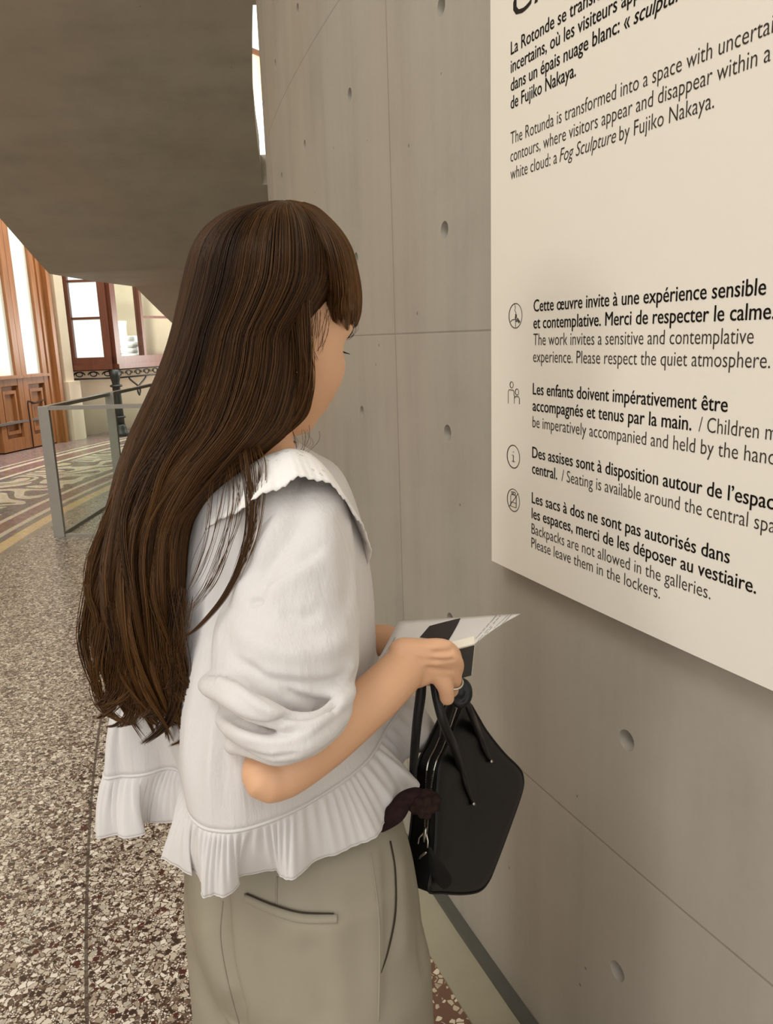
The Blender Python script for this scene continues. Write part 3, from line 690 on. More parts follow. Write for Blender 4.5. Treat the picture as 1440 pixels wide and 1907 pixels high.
folds(tr, [([(408, 1600), (409, 1700), (418, 1800), (440, 1890), (462, 2000)], -.016, 14, 26), ([(372, 1700), (392, 1800), (430, 1880)], .006, 14, 14), ([(350, 1760), (376, 1850), (420, 1930)], -.006, 12, 12),
    ([(700, 1560), (706, 1700), (704, 1920)], .004, 8, 26), ([(757, 1540), (772, 1620), (784, 1720), (792, 1830)], -.006, 9, 9), ([(738, 1560), (748, 1680), (752, 1800)], .005, 14, 14),
    ([(560, 1740), (600, 1820), (610, 1930)], -.004, 26, 26), ([(480, 1730), (520, 1830), (530, 1930)], .004, 30, 30), ([(640, 1640), (620, 1760), (640, 1920)], .003, 30, 30)])
from mathutils.bvhtree import BVHTree
def bvh(o): return BVHTree.FromPolygons([v.co[:] for v in o.data.vertices], [p.vertices[:] for p in o.data.polygons])
def hit(tree, x, y, lift=0.):
    d = Vector(nrm(ray(x, y))); h = tree.ray_cast(Vector(CAM), d)
    return None if h[0] is None else np.array(h[0] - d * lift)
TB = bvh(tr)
def on(tree, pts, n, lift):
    out = []
    for x, y in cr(np.array(pts, float), n):
        h = hit(tree, x, y, lift)
        if h is not None: out.append(h)
    return out
def strip(mb, tree, top, bot, n, lift):
    a, c = cr(np.array(top, float), n), cr(np.array(bot, float), n); rows = []
    for (x0, y0), (x1, y1) in zip(a, c):
        r = [hit(tree, x0 + (x1 - x0) * k, y0 + (y1 - y0) * k, l) for k, l in ((0, 0), (.06, lift), (.5, lift * 1.2), (.94, lift), (1, 0))]
        if all(q is not None for q in r): rows.append(r)
    if len(rows) > 1: mb.grid(rows)
wp = MB(); strip(wp, TB, [(455, 1664), (505, 1684), (560, 1700), (628, 1702)], [(456, 1681), (505, 1703), (560, 1719), (627, 1720)], 30, .003)
bp = wp.build('back_pocket', M['trouser'], pr)
op = MB(); strip(op, TB, [(458, 1663), (505, 1682), (560, 1697), (622, 1700)], [(459, 1666), (505, 1686), (560, 1701), (622, 1703)], 30, .0036); op.build('pocket_opening', M['trouser_dark'], bp)
sp = MB(); strip(sp, TB, [(726, 1566), (735, 1620), (735, 1700), (722, 1770), (710, 1812)], [(729, 1566), (738, 1620), (738.5, 1700), (725, 1770), (711, 1812)], 30, .002); sp.build('side_pocket', M['trouser_dark'], pr)
for ln in ([(415, 1680), (410, 1740), (418, 1800), (432, 1860), (445, 1905)], [(516, 1634), (515, 1660), (515, 1684)], [(690, 1590), (705, 1700), (707, 1800), (705, 1900)]):
    q = on(TB, ln, 30, .0002)
    if len(q) > 3: MB().tube(q, .0011, 5).build('seam', M['trouser'], tr)
# --- blouse body
def z1(x, y): return PZ(x, y, 1.0)
def zh_(x, y): return PZ(x, y, .93)
back = [(.02, 1.04), (-.05, 1.13), (-.16, 1.15), (-.27, 1.08), (-.345, .97)]
seam = [z1(195, 1440), z1(230, 1446), z1(268, 1444), z1(312, 1432), z1(336, 1440), z1(343, 1475), z1(352, 1515), z1(375, 1540), z1(410, 1549), z1(450, 1547), z1(505, 1530), z1(560, 1505), z1(610, 1475), z1(655, 1444), z1(690, 1410), z1(716, 1365)] + [np.array([a, c, 1.0]) for a, c in back]
hem = [zh_(183, 1550), zh_(215, 1556), zh_(262, 1556), zh_(268, 1532), zh_(334, 1537), zh_(316, 1590), zh_(302, 1600), zh_(352, 1632), zh_(362, 1612), zh_(374, 1650), zh_(392, 1671), zh_(440, 1655), zh_(446, 1628), zh_(508, 1622), zh_(524, 1636), zh_(548, 1634), zh_(590, 1596), zh_(640, 1589), zh_(697, 1554), zh_(738, 1512), zh_(756, 1478), zh_(778, 1462), zh_(748, 1428), zh_(779, 1402)] + [np.array([a, c, .93]) for a, c in ((.065, 1.0), (.05, 1.1), (-.05, 1.18), (-.16, 1.2), (-.28, 1.13), (-.37, 1.0), (-.385, .92))]
NP = len(seam)
cx_, cy_ = -.15, .93
def lvl(z, pts):                       # px, Y for the seen side + the far side as xy
    return [np.append((P(x, y, Y))[:2], z) if len((x, y, Y)) == 3 else None for x, y, Y in pts]
S2 = cr(np.array(seam), 420, True)
ctr = np.array([-.14, .935])
def ring_at(z, k, sx, sy, cxy, pleat):
    q = S2.copy(); a = np.arctan2(S2[:, 1] - ctr[1], S2[:, 0] - ctr[0])
    e = np.column_stack([cxy[0] + sx * np.cos(a), cxy[1] + sy * np.sin(a)])
    q[:, :2] = S2[:, :2] * (1 - k) + e * k; q[:, 2] = z
    return q
# rows upward: blend the hem shape into the chest and shoulder shape
rows = [S2]
for z, k, sx, sy, c in ((1.05, .22, .19, .20, (-.145, .93)), (1.1, .45, .175, .185, (-.14, .93)), (1.16, .66, .165, .175, (-.125, .935)), (1.22, .85, .155, .168, (-.115, .94)), (1.28, 1, .14, .165, (-.115, .945)), (1.33, 1, .115, .15, (-.122, .948)), (1.355, 1, .08, .10, (-.14, .952)), (1.375, 1, .052, .058, (-.155, .957))):
    q = ring_at(z, k, sx, sy, c, 0)
    tgt = float(np.interp(z, [1.05, 1.1, 1.16, 1.22, 1.28, 1.33, 1.355, 1.375], [706, 699, 696, 686, 668, 636, 590, 548]))
    for _ in range(6):                 # chest depth
        cq = (q - CAM) @ RM; mx = (CX + FPX * cq[:, 0] / -cq[:, 2]).max(); r_ = q[:, 0] > c[0]
        q[r_, 0] = c[0] + (q[r_, 0] - c[0]) * (1 + (tgt - mx) / 260)
    rows.append(q)
R3 = np.array([cr(np.array(rows)[:, k], 48) for k in range(420)]).transpose(1, 0, 2)
# soft hanging folds
th_ = np.linspace(0, 2 * math.pi, 420, endpoint=False)
for i in range(48):
    f = max(0, 1 - i / 40) * .004 * min(1, i / 8)
    R3[i, :, 0] += f * np.sin(th_ * 11 + .6) * np.cos(th_); R3[i, :, 1] += f * np.sin(th_ * 13) * np.sin(th_)
bl = MB().grid(R3, cu=True, flip=False).build('blouse', M['gauze'], pr, solid=.0012)
# ruffle
H2 = cr(np.array(hem), 420, True); q = cr(np.array(seam), 4200, True)
# match lengthwise by bearing so the gathers hang straight
def bear(a): return np.unwrap(np.arctan2(a[:, 1] - ctr[1], a[:, 0] - ctr[0]))
S4 = cr(np.array(seam), 420, True)
ls = np.concatenate([[0], np.cumsum(np.linalg.norm(np.diff(S4, axis=0), axis=1))]); 
idx_s = np.array([0, 2, 3, 4, 5, 6, 7.4, 8, 9, 10, 11, 12, 13, 14, 15, 16, 17, 18, 19, 20, 21.]); 
hm_of_seam = np.interp(np.linspace(0, NP, 420, endpoint=False), np.arange(NP + 1), [0, 1.2, 2.6, 3.4, 4.1, 5.2, 7, 9, 10.3, 11.5, 13.4, 15.5, 17, 18.2, 19.5, 22.6, 24.5, 26, 27, 28.4, 29.8, 31])
H3 = cr(np.array(hem), 31 * 60, True)[np.minimum((hm_of_seam * 60).astype(int), 31 * 60 - 1)]
rr = []
ph = np.cumsum(.95 + .35 * np.sin(np.arange(420) * .13) + .3 * rng.random(420)); pb_ = np.cumsum(.20 + .12 * np.sin(np.arange(420) * .05) + .1 * rng.random(420))
for v in np.linspace(0, 1, 18):
    q = S4 * (1 - v) + H3 * v
    n2 = np.column_stack([q[:, 0] - ctr[0], q[:, 1] - ctr[1]]); n2 /= np.linalg.norm(n2, axis=1)[:, None]
    f1 = min(1, v * 7) * (.0021 * (1 - v) + .0006); f2 = .0042 * v ** 1.3
    q[:, :2] += n2 * (f1 * np.sin(ph) + f2 * np.sin(pb_) + .003 * math.sin(v * math.pi))[:, None]
    rr.append(q)
rf = MB().grid(rr, cu=True, flip=True).build('ruffle', M['ruffle'], bl, solid=.0012)
MB().tube(S4 + [0, 0, .001], .0022, 6, closed=True).build('seam', M['ruffle'], rf)
MB().tube(rr[-1][::1], .0011, 5, closed=True).build('hem', M['ruffle'], rf)
# --- sleeves
def sleeve_rings(spec, n=36, m=40):
    g = []
    for lx, ly, rx, ry, Y0, Y1, dep in spec:
        a, c = P(lx, ly, Y0), P(rx, ry, Y1); o = (a + c) / 2; u = (c - a) / 2
        los = nrm(o - CAM); w = nrm(los - u * np.dot(los, u) / np.dot(u, u)) * dep
        g.append([o + u * math.cos(t) - w * math.sin(t) for t in np.arange(n) * 2 * math.pi / n])
    g = np.array(g); return np.array([cr(g[:, k], m) for k in range(n)]).transpose(1, 0, 2)
sl = MB()
sl.grid(sleeve_rings([(520, 895, 628, 893, .90, .90, .05), (498, 925, 645, 925, .875, .875, .062), (472, 990, 657, 985, .85, .85, .075), (440, 1065, 663, 1060, .825, .835, .082), (406, 1140, 668, 1135, .80, .815, .084), (394, 1210, 668, 1200, .775, .795, .084), (396, 1270, 664, 1252, .755, .775, .078), (412, 1320, 652, 1290, .74, .765, .068), (420, 1375, 650, 1320, .735, .76, .056)]), cu=True, cap=True)
def roll(mb, pts, r0, Yb, n=60):      # a closed rolled band around the arm: front points, then back points
    q, r = path(*pts); mb.tube(cr(q, n, True), cr(r[:, None], n, True)[:, 0], 12, closed=True)
roll(sl, [(386, 1275, .735, 18), (420, 1290, .69, 26), (480, 1322, .665, 25), (545, 1345, .665, 20), (600, 1335, .68, 18), (645, 1288, .735, 20), (610, 1265, .81, 22), (500, 1255, .83, 24), (420, 1258, .79, 22)], 0, 0)
roll(sl, [(420, 1340, .725, 18), (455, 1365, .68, 26), (520, 1392, .66, 26), (590, 1370, .672, 26), (640, 1318, .73, 20), (610, 1300, .79, 18), (520, 1320, .80, 18), (450, 1325, .77, 18)], 0, 0)
roll(sl, [(432, 1388, .725, 14), (470, 1396, .69, 18), (527, 1408, .672, 18), (590, 1382, .682, 18), (640, 1335, .735, 16), (610, 1330, .78, 14), (520, 1360, .79, 14), (455, 1376, .765, 14)], 0, 0)
q, r = spath(24, (440, 1345, .72, 14), (505, 1362, .69, 20), (585, 1345, .70, 14)); sl.tube(q, r, 10)
def wrinkle(o):
    tx = bpy.data.textures.new('wr', 'CLOUDS'); tx.noise_scale = .05; tx.noise_depth = 1
    md = o.modifiers.new('d', 'DISPLACE'); md.texture = tx; md.strength = .006; md.texture_coords = 'LOCAL'
slv = fused('sleeve', sl, .003, 9, M['gauze'], bl, (wrinkle,))
folds(slv, [([(548, 905), (505, 985), (468, 1060), (430, 1130)], .008, 16, 22), ([(580, 930), (545, 1000), (505, 1050), (488, 1090)], -.007, 16, 22),
    ([(500, 1135), (506, 1098), (535, 1075), (575, 1055), (615, 1020)], .004, 7, 26), ([(462, 1128), (478, 1119), (490, 1124)], -.005, 5, 7),
    ([(640, 920), (655, 1000), (655, 1080), (640, 1160)], -.004, 10, 24), ([(600, 930), (615, 1030), (612, 1130)], .003, 30, 30),
    ([(425, 1150), (470, 1190), (540, 1215), (620, 1205), (662, 1170)], .005, 22, 22), ([(430, 1220), (470, 1246), (500, 1264), (570, 1272), (625, 1268), (655, 1240)], -.006, 9, 14),
    ([(520, 1280), (560, 1300), (610, 1312), (640, 1300)], -.006, 8, 10), ([(405, 1320), (450, 1345), (500, 1354), (535, 1334), (580, 1330), (628, 1310)], -.007, 6, 9),
    ([(385, 1262), (430, 1275), (480, 1312), (535, 1340)], .005, 10, 8), ([(430, 1365), (500, 1382), (560, 1372), (630, 1325)], .003, 12, 8), ([(612, 1300), (624, 1312), (622, 1330)], -.006, 4, 5),
    ([(440, 1395), (500, 1412), (560, 1404)], -.003, 5, 4), ([(520, 1140), (560, 1150), (600, 1140)], -.003, 14, 14), ([(660, 1225), (640, 1270), (600, 1300)], .004, 8, 12)])
# far sleeve, around the other arm
s2 = MB(); q, r = spath(30, (560, 935, 1.06, 52), (600, 1040, 1.12, 70), (622, 1130, 1.13, 66), (640, 1185, 1.10, 50)); s2.tube(q, r, 24)
fused('sleeve', s2, .006, 6, M['gauze'], bl, (wrinkle,))
# --- collar
inner = [P(472, 872, .90), P(500, 856, .885), P(540, 850, .90), P(566, 858, .935), P(565, 868, .985), P(530, 868, 1.02), P(480, 872, 1.02), P(455, 880, .97), P(458, 884, .93)]
outer = [P(386, 984, .815), P(455, 942, .782), P(522, 906, .79), P(575, 888, .80), P(628, 912, .815), P(652, 945, .83), P(676, 982, .86), P(692, 1030, .90), P(676, 1054, .96), P(660, 1000, 1.06), P(600, 960, 1.15), P(480, 960, 1.16), P(400, 960, 1.08), P(340, 985, .97), P(340, 1000, .87)]
I2 = cr(np.array(inner), 160, True); O2 = cr(np.array(outer), 160, True)
def reb(a, st): return a
rows = []
for v in np.linspace(0, 1, 16):
    q = I2 * (1 - v) + O2 * v
    q[:, 2] += .020 * math.sin(math.pi * v) * (1 - .3 * v)
    q[:, 2] += .0022 * v * v * np.sin(np.linspace(0, 2 * math.pi * 13, 160)) + .0012 * v ** 3 * np.sin(np.linspace(0, 2 * math.pi * 53, 160))
    rows.append(q)
MB().grid(rows, cu=True, flip=True).build('collar', M['eyelet'], bl, solid=.0016)
# --- belt with a bobble
bq, br_ = spath(30, (660, 1560, .855, 14), (700, 1538, .84, 16), (735, 1515, .835, 19), (752, 1492, .845, 17), (772, 1484, .85, 17), (785, 1488, .855, 18))
bt = MB(); bt.tube(bq, br_, 14)
g = [ell(np.array([-.135, .935, .955]), .105, .135, 40)]; bt.tube(np.array(g[0]), .016, 10, closed=True, flat=1.4)
blt = bt.build('belt', M['knit'], pr)
bb = MB(); c0 = P(791, 1497, .845)
for k in range(46):
    d = nrm(rng.normal(size=3)); bb.ball(c0 + d * np.array([.0165, .014, .0125]), (.0058,) * 3, None, 8, 6)
bb.ball(c0, (.017, .014, .013)); fused('bobble', bb, .0012, 1, M['bobble'], blt)
# --- jewellery
rg = MB(); c0 = P(846, 1270, .873); ax = nrm(P(842, 1288, .885) - P(847, 1262, .87)); e1 = nrm(np.cross(ax, [0, 0, 1])); e2 = np.cross(ax, e1)
rg.tube([c0 + .0105 * (e1 * math.cos(a) + e2 * math.sin(a)) for a in np.arange(28) * 2 * math.pi / 28], .0014, 8, closed=True); rg.build('ring', M['silver'], pr)
er = MB(); c0 = P(555, 683, .868); er.tube([c0 + np.array([.0045 * math.cos(a), .002 * math.cos(a), .006 * math.sin(a)]) for a in np.arange(20) * 2 * math.pi / 20], .0012, 6, closed=True); er.build('earring', M['gold'], pr)

# --- hair
class Shell:                           # rows of (y, left x, right x, ahead, half depth)
    def __init__(s, rows):
        q = np.array(rows, float); s.q = q; s.n = len(q) - 1
    def row(s, v):
        return cr(s.q, 400)[np.clip((np.asarray(v) * 399).astype(int), 0, 399)]
    def at(s, u, v, off):              # u 0..1 left to right on the near side, 1..2 on the far side
        r = s.row(v); a = math.pi * (1 - u)
        px = (r[:, 1] + r[:, 2]) / 2 + (r[:, 2] - r[:, 1]) / 2 * np.cos(a)
        Y = r[:, 3] - (r[:, 4] + off) * np.sin(a)
        d = np.stack([(px - CX) / FPX, -(r[:, 0] - CY) / FPX, -np.ones_like(px)], 1) @ RM.T
        return CAM + d * (Y / d[:, 1])[:, None]
main = Shell([(374, 512, 540, .95, .012), (377, 488, 558, .95, .03), (384, 452, 574, .95, .05), (395, 420, 592, .95, .068), (411, 395, 608, .95, .08), (435, 371, 622, .95, .092), (470, 353, 632, .945, .1), (520, 340, 632, .94, .103), (570, 329, 606, .935, .1), (620, 317, 574, .925, .09), (680, 298, 573, .915, .082), (740, 272, 566, .905, .075), (795, 246, 546, .895, .07), (840, 228, 498, .885, .068), (880, 214, 446, .872, .062), (920, 204, 402, .86, .056), (960, 195, 368, .85, .05), (1000, 184, 352, .842, .046), (1060, 172, 347, .832, .042), (1120, 172, 346, .825, .04), (1180, 174, 346, .82, .038), (1240, 184, 345, .815, .034), (1290, 206, 345, .812, .03), (1330, 232, 344, .81, .026), (1365, 255, 343, .808, .02), (1390, 272, 340, .806, .012)])
fringe = Shell([(377, 530, 566, .955, .02), (386, 552, 590, .955, .045), (404, 566, 612, .957, .065), (430, 578, 636, .96, .08), (462, 586, 655, .965, .09), (500, 590, 666, .972, .092), (540, 588, 673, .98, .09), (575, 584, 673, .99, .084), (600, 592, 668, 1.0, .076), (622, 625, 658, 1.01, .06)])
def shell_mesh(S, vmax, sc):
    g = []
    for v in np.linspace(0, vmax, 60):
        g.append(np.array([S.at(np.array(u), np.array([v]), -sc)[0] for u in np.linspace(0, 2, 48, endpoint=False)]))
    return g
hb = MB(); hb.grid(shell_mesh(main, .75, .013), cu=True, cap=True); hb.grid(shell_mesh(fringe, .86, .014), cu=True, cap=True)
ho = hb.build('hair', M['hair_base'], pr)
SV, SF, ST, SN = [], [], [], 0
def strands(paths, rads, tones, sides=3):
    """paths (n,k,3): thin tapering tubes, all in one mesh"""
    global SN
    p = np.asarray(paths); n, k = p.shape[:2]
    T = np.gradient(p, axis=1); T /= np.linalg.norm(T, axis=2, keepdims=True) + 1e-12
    L = p - CAM; N = np.cross(T, L); N /= np.linalg.norm(N, axis=2, keepdims=True) + 1e-12; B = np.cross(T, N)
    a = np.arange(sides) * 2 * math.pi / sides
    r = np.asarray(rads)[..., None, None]
    v = p[:, :, None, :] + r * (np.cos(a)[None, None, :, None] * N[:, :, None, :] + np.sin(a)[None, None, :, None] * B[:, :, None, :])
    i, j, s = np.meshgrid(np.arange(n), np.arange(k - 1), np.arange(sides), indexing='ij')
    b0 = (i * k + j) * sides; s2 = (s + 1) % sides
    f = np.stack([b0 + s, b0 + s2, b0 + sides + s2, b0 + sides + s], -1).reshape(-1, 4) + SN
    SV.append(v.reshape(-1, 3)); SF.append(f); tn = np.asarray(tones); ST.append(np.repeat(tn, k * sides) if tn.ndim == 1 else np.repeat(tn.ravel(), sides)); SN += n * k * sides
def flush(name, mat, parent):
    global SN
    v = np.vstack(SV); f = np.vstack(SF); me = bpy.data.meshes.new(name)
    me.vertices.add(len(v)); me.vertices.foreach_set('co', v.ravel()); me.loops.add(f.size); me.loops.foreach_set('vertex_index', f.ravel().astype(np.int32))
    me.polygons.add(len(f)); me.polygons.foreach_set('loop_start', np.arange(0, f.size, 4, dtype=np.int32))
    me.update(calc_edges=True); me.polygons.foreach_set('use_smooth', np.ones(len(f), bool))
    at = me.attributes.new('tone', 'FLOAT', 'POINT'); at.data.foreach_set('value', np.concatenate(ST).astype(np.float32))
    o = bpy.data.objects.new(name, me); COL.objects.link(o); me.materials.append(mat); o.parent = parent
    SV.clear(); SF.clear(); ST.clear(); SN = 0; return o
K = 46
def flow(S, count, v0, v1, u_lo, u_hi, wave, rad, off, clumps, seed, spread=.9):
    g = np.random.default_rng(seed)
    cu = np.linspace(u_lo, u_hi, clumps) + g.normal(0, .3 / clumps, clumps) * (u_hi - u_lo)
    cph = g.uniform(0, 6.3, clumps); cfr = g.uniform(1.2, 2.1, clumps); cam_ = g.uniform(.5, 1.3, clumps); cend = g.uniform(v1[0], v1[1], clumps); cto = g.uniform(.12, .8, clumps); cof = g.uniform(-.004, .010, clumps)
    pp, rr_, tt = [], [], []
    for _ in range(count):
        c = g.integers(clumps); w = g.normal(0, spread / clumps * (u_hi - u_lo))
        va = v0 * g.random() ** 2.; ve = cend[c] - abs(g.normal(0, .035)); t = np.linspace(0, 1, K); v = va + (ve - va) * t
        am = wave * cam_[c] * np.clip((v - .40) / .5, 0, 1) ** 1.2
        u = cu[c] + w * (1 - .5 * np.clip((v - .45) / .5, 0, 1)) + am * np.sin(cfr[c] * 2 * math.pi * v * 1.7 + cph[c]) + g.normal(0, .004) * np.sin(9 * v + g.uniform(0, 6))
        o_ = off + cof[c] * np.clip(v * 2, 0, 1) + g.uniform(-.004, .003) + .010 * am / max(wave, 1e-6) * np.cos(cfr[c] * 2 * math.pi * v * 1.7 + cph[c])
        pp.append(S.at(u, np.clip(v, 0, 1), o_)); rr_.append(rad * g.uniform(.6, 1.3) * np.clip(np.minimum(1, (1 - t) * 6 + .15), 0, 1)); tt.append(np.clip(cto[c] * .6 + g.normal(.0, .2) + np.clip(v - .35, 0, 1) * .55, 0, 1))
    strands(pp, rr_, tt)
flow(main, 6500, .10, (.80, 1.0), .0, 1.0, .05, .00042, .0002, 46, 1, 1.0)
flow(main, 1900, .14, (.74, .99), .0, 1.0, .085, .0004, .0030, 30, 11, .42)
flow(main, 900, .2, (.80, 1.0), -.02, 1.02, .13, .00042, .0050, 20, 12, .3)
flow(main, 500, .3, (.84, 1.0), .90, 1.04, .05, .0004, .003, 8, 13, .6)
flow(main, 1100, .10, (.78, .97), 1.0, 2.0, .04, .0009, .0005, 40, 2)
flow(main, 420, .3, (.84, 1.0), -.03, .12, .09, .0005, .003, 12, 3)
flow(fringe, 1700, .12, (.82, 1.0), .0, 1.0, .02, .0005, .0008, 26, 4)
flow(fringe, 300, .12, (.86, .98), 1.0, 2.0, .0, .0007, .0, 14, 5)
def lock(pts, n, spread, rad, tone, seed, taper=.25):   # a loose lock along its own path
    g = np.random.default_rng(seed); q = cr(np.array([P(x, y, Y) for x, y, Y in pts]), K); pp, rr_, tt = [], [], []
    t = np.linspace(0, 1, K)
    for _ in range(n):
        o = g.normal(0, 1, 3) * spread * np.array([1, .5, .3]); fr = g.uniform(.5, 1.6); ph = g.uniform(0, 6)
        k = (1 - t * (1 - taper) * .8)[:, None]
        pp.append(q + o * k + (g.normal(0, .0016) * np.sin(t * 6.3 * fr + ph))[:, None] * np.array([1, .4, .2])); rr_.append(rad * g.uniform(.6, 1.2) * np.minimum(1, (1 - t) * 5 + .12)); tt.append(np.clip(tone + g.normal(0, .14), 0, 1))
    strands(pp, rr_, tt)
lock([(452, 820, .835), (462, 880, .80), (468, 960, .775), (452, 1040, .762), (418, 1110, .755), (372, 1165, .752), (346, 1185, .757)], 44, .0028, .0004, .3, 21)
lock([(430, 840, .835), (440, 900, .805), (437, 960, .785), (420, 1020, .772), (392, 1085, .764), (352, 1140, .765)], 20, .005, .00035, .5, 22)
lock([(415, 850, .835), (402, 910, .81), (396, 960, .795), (388, 1010, .785), (372, 1060, .775), (352, 1100, .772)], 14, .008, .00032, .55, 23)
lock([(470, 830, .84), (482, 870, .81), (478, 940, .785), (470, 1000, .77), (440, 1080, .757)], 18, .006, .0004, .5, 24)
lock([(566, 590, .868), (574, 660, .872), (576, 720, .876), (566, 770, .88), (540, 800, .882), (505, 825, .875), (470, 850, .862)], 90, .003, .0005, .4, 25)
lock([(556, 560, .86), (562, 640, .862), (562, 710, .868), (546, 770, .874), (510, 812, .872), (460, 850, .858)], 160, .005, .00055, .35, 26)
lock([(588, 578, .884), (584, 620, .882), (580, 650, .885), (590, 672, .89)], 10, .004, .00025, .1, 27)
lock([(602, 580, .892), (600, 610, .893), (594, 640, .895), (588, 660, .897)], 12, .008, .00025, .1, 28)
lock([(652, 590, .985), (656, 612, .99), (650, 626, .995), (640, 632, .998)], 16, .004, .0003, .1, 29)
lock([(560, 800, .90), (562, 830, .905), (556, 848, .905)], 10, .008, .00025, .6, 30)
for k in range(26):                    # curled ends
    x = rng.uniform(185, 340); y = rng.uniform(1245, 1330); Y = .775
    s_ = rng.choice([-1, 1]); L = rng.uniform(22, 55)
    lock([(x + s_ * 4, y - 150, Y + .012), (x - s_ * 8, y - 70, Y), (x, y - 25, Y), (x + s_ * L * .15, y + 8, Y), (x + s_ * L * .6, y + 30, Y - .003), (min(x + s_ * L, 342), y + 34, Y - .003)], 26, .004, .0004, rng.uniform(.2, .6), 100 + k)
lock([(318, 1180, .785), (332, 1240, .778), (330, 1290, .775), (318, 1330, .772), (300, 1358, .77), (268, 1384, .768)], 70, .006, .0005, .2, 140)
lock([(222, 930, .84), (198, 1010, .815), (174, 1075, .80), (160, 1140, .795), (155, 1190, .795), (166, 1245, .79), (190, 1300, .785), (214, 1322, .783)], 70, .003, .0005, .45, 141)
lock([(210, 1050, .81), (180, 1110, .80), (168, 1160, .80), (182, 1230, .79), (178, 1280, .787), (198, 1325, .783), (235, 1345, .78)], 45, .003, .0004, .5, 142)
lock([(232, 880, .85), (204, 950, .825), (180, 1005, .81), (166, 1050, .80), (163, 1100, .795), (178, 1150, .79), (184, 1200, .787)], 50, .003, .0004, .55, 143)
lock([(225, 960, .83), (206, 1030, .81), (188, 1090, .80), (176, 1150, .795), (172, 1200, .79), (192, 1250, .786), (205, 1290, .783)], 50, .003, .0004, .5, 144)
lock([(262, 1100, .79), (250, 1150, .785), (250, 1200, .78), (262, 1260, .776), (290, 1310, .774), (325, 1338, .772), (345, 1340, .772)], 45, .004, .0004, .6, 145)
lock([(236, 1080, .80), (222, 1140, .79), (215, 1200, .785), (214, 1260, .78), (236, 1310, .777), (280, 1330, .775), (310, 1322, .774)], 45, .004, .0004, .45, 146)
lock([(310, 1080, .79), (298, 1140, .782), (300, 1180, .778), (310, 1260, .774), (330, 1330, .772), (342, 1372, .77), (320, 1388, .769)], 50, .004, .0004, .5, 147)
pp = []
for k in range(160):                   # flyaways
    u = rng.uniform(0, 1); va = rng.uniform(0, .5); v = va + np.linspace(0, rng.uniform(.1, .4), K); t = np.linspace(0, 1, K)
    pp.append(main.at(u + rng.normal(0, .05) * t ** 1.5, np.clip(v, 0, 1), .003 + rng.uniform(0, .008) * t))
strands(pp, np.full((160, K), .00022), rng.uniform(.4, 1, 160))
flush('hair_strands', M['hair'], ho)['kind'] = 'stuff'

# ------------------------------------------------------------------ handbag
hg = empty('handbag', P(850, 1650, .93)); tag(hg, 'black leather handbag with open zip and two handles hanging from the right hand', 'handbag')
fn = nrm([.80, -.60, .10]); f0 = P(816, 1500, .925)
fo = [(817, 1440), (834, 1392), (852, 1345), (866, 1312), (876, 1310), (890, 1332), (908, 1362), (940, 1402), (968, 1430), (976, 1448), (974, 1475), (950, 1545), (925, 1612), (912, 1642), (895, 1660), (865, 1666), (825, 1664), (800, 1660), (805, 1620), (812, 1560)]
F3 = np.array([PP(x, y, f0, fn) for x, y in fo]); F4 = cr(F3, 120, True); fc = F4.mean(0)
zt0, zt1 = F4[:, 2].min(), F4[:, 2].max()
def thick(z): return .030 + .024 * np.clip((zt1 - z) / (zt1 - zt0), 0, 1) ** .8
def bagring(w, sc):                    # w 0 front .. 1 back
    q = fc + (F4 - fc) * sc; q = q - fn * (thick(F4[:, 2]) * w)[:, None] + fn * 0; return q
bg = MB()
rows = [bagring(-.05, .02), bagring(-.05, .5), bagring(-.04, .85), bagring(-.015, .955), bagring(.03, .99), bagring(.1, 1.0), bagring(.5, 1.0), bagring(.9, 1.0), bagring(.97, .985), bagring(1.02, .93), bagring(1.05, .5), bagring(1.05, .02)]
bo = bg.grid(rows, cu=True, cap=True, flip=False).build('body', M['leather'], hg)
sm = MB(); sm.tube(bagring(.035, 1.0), .0016, 6, closed=True); sm.tube(bagring(.95, 1.0), .0016, 6, closed=True); sm.build('piping', M['leather'], bo)
# zip: black tape with two rows of metal teeth along the open edge
i0 = [k for k in range(120)]
def gus(x, y, w):                      # index on the outline nearest to the pixel row, on the left edge
    c = np.array([[CX + FPX * q[0] / -q[2], CY - FPX * q[1] / -q[2]] for q in (F4 - CAM) @ RM])
    return F4, c
c2 = gus(0, 0, 0)[1]
left = [k for k in range(120) if c2[k, 0] < 872 and 1316 < c2[k, 1] < 1570 and c2[k, 0] < np.interp(c2[k, 1], [1316, 1345, 1392, 1440, 1570], [868, 860, 845, 828, 826])]
left.sort(key=lambda k: c2[k, 1])
def zrow(w0, w1):
    out = []
    for n_, k in enumerate(left):
        t = n_ / (len(left) - 1); gap = 1 - max(0, (t - .62) / .38) * .72
        w = .5 * (w0 + w1) + (w1 - w0) * .5 * gap if False else (w0 if True else w1)
        out.append(F4[k] - fn * thick(F4[k, 2]) * w)
    return np.array(out)
lv = np.array([nrm(np.array([-.6, -.8, .25]))])[0]
def zline(w_top, w_mid, w_bot):
    n = len(left); t = np.linspace(0, 1, n); w = np.interp(t, [0, .35, .7, 1], [w_top, w_mid, w_mid, w_bot])
    return cr(np.array([F4[k] - fn * thick(F4[k, 2]) * w[i] + lv * .0015 for i, k in enumerate(left)]), 90)
za, zb_ = zline(.25, .16, .30), zline(.62, .48, .36)
MB().grid(np.array([za + lv * .0004, zb_ + lv * .0004]).transpose(1, 0, 2)).build('zipper_tape', M['leather_dull'], bo, solid=.001)
for q in (za, zb_):
    zz = MB()
    for i in range(0, 89):
        d = nrm(q[i + 1] - q[i]); zz.tube([q[i] - d * .0006 + lv * .0012, q[i] + d * .0006 + lv * .0012], .0013, 5)
    zz.build('zipper_teeth', M['silver'], bo, False)
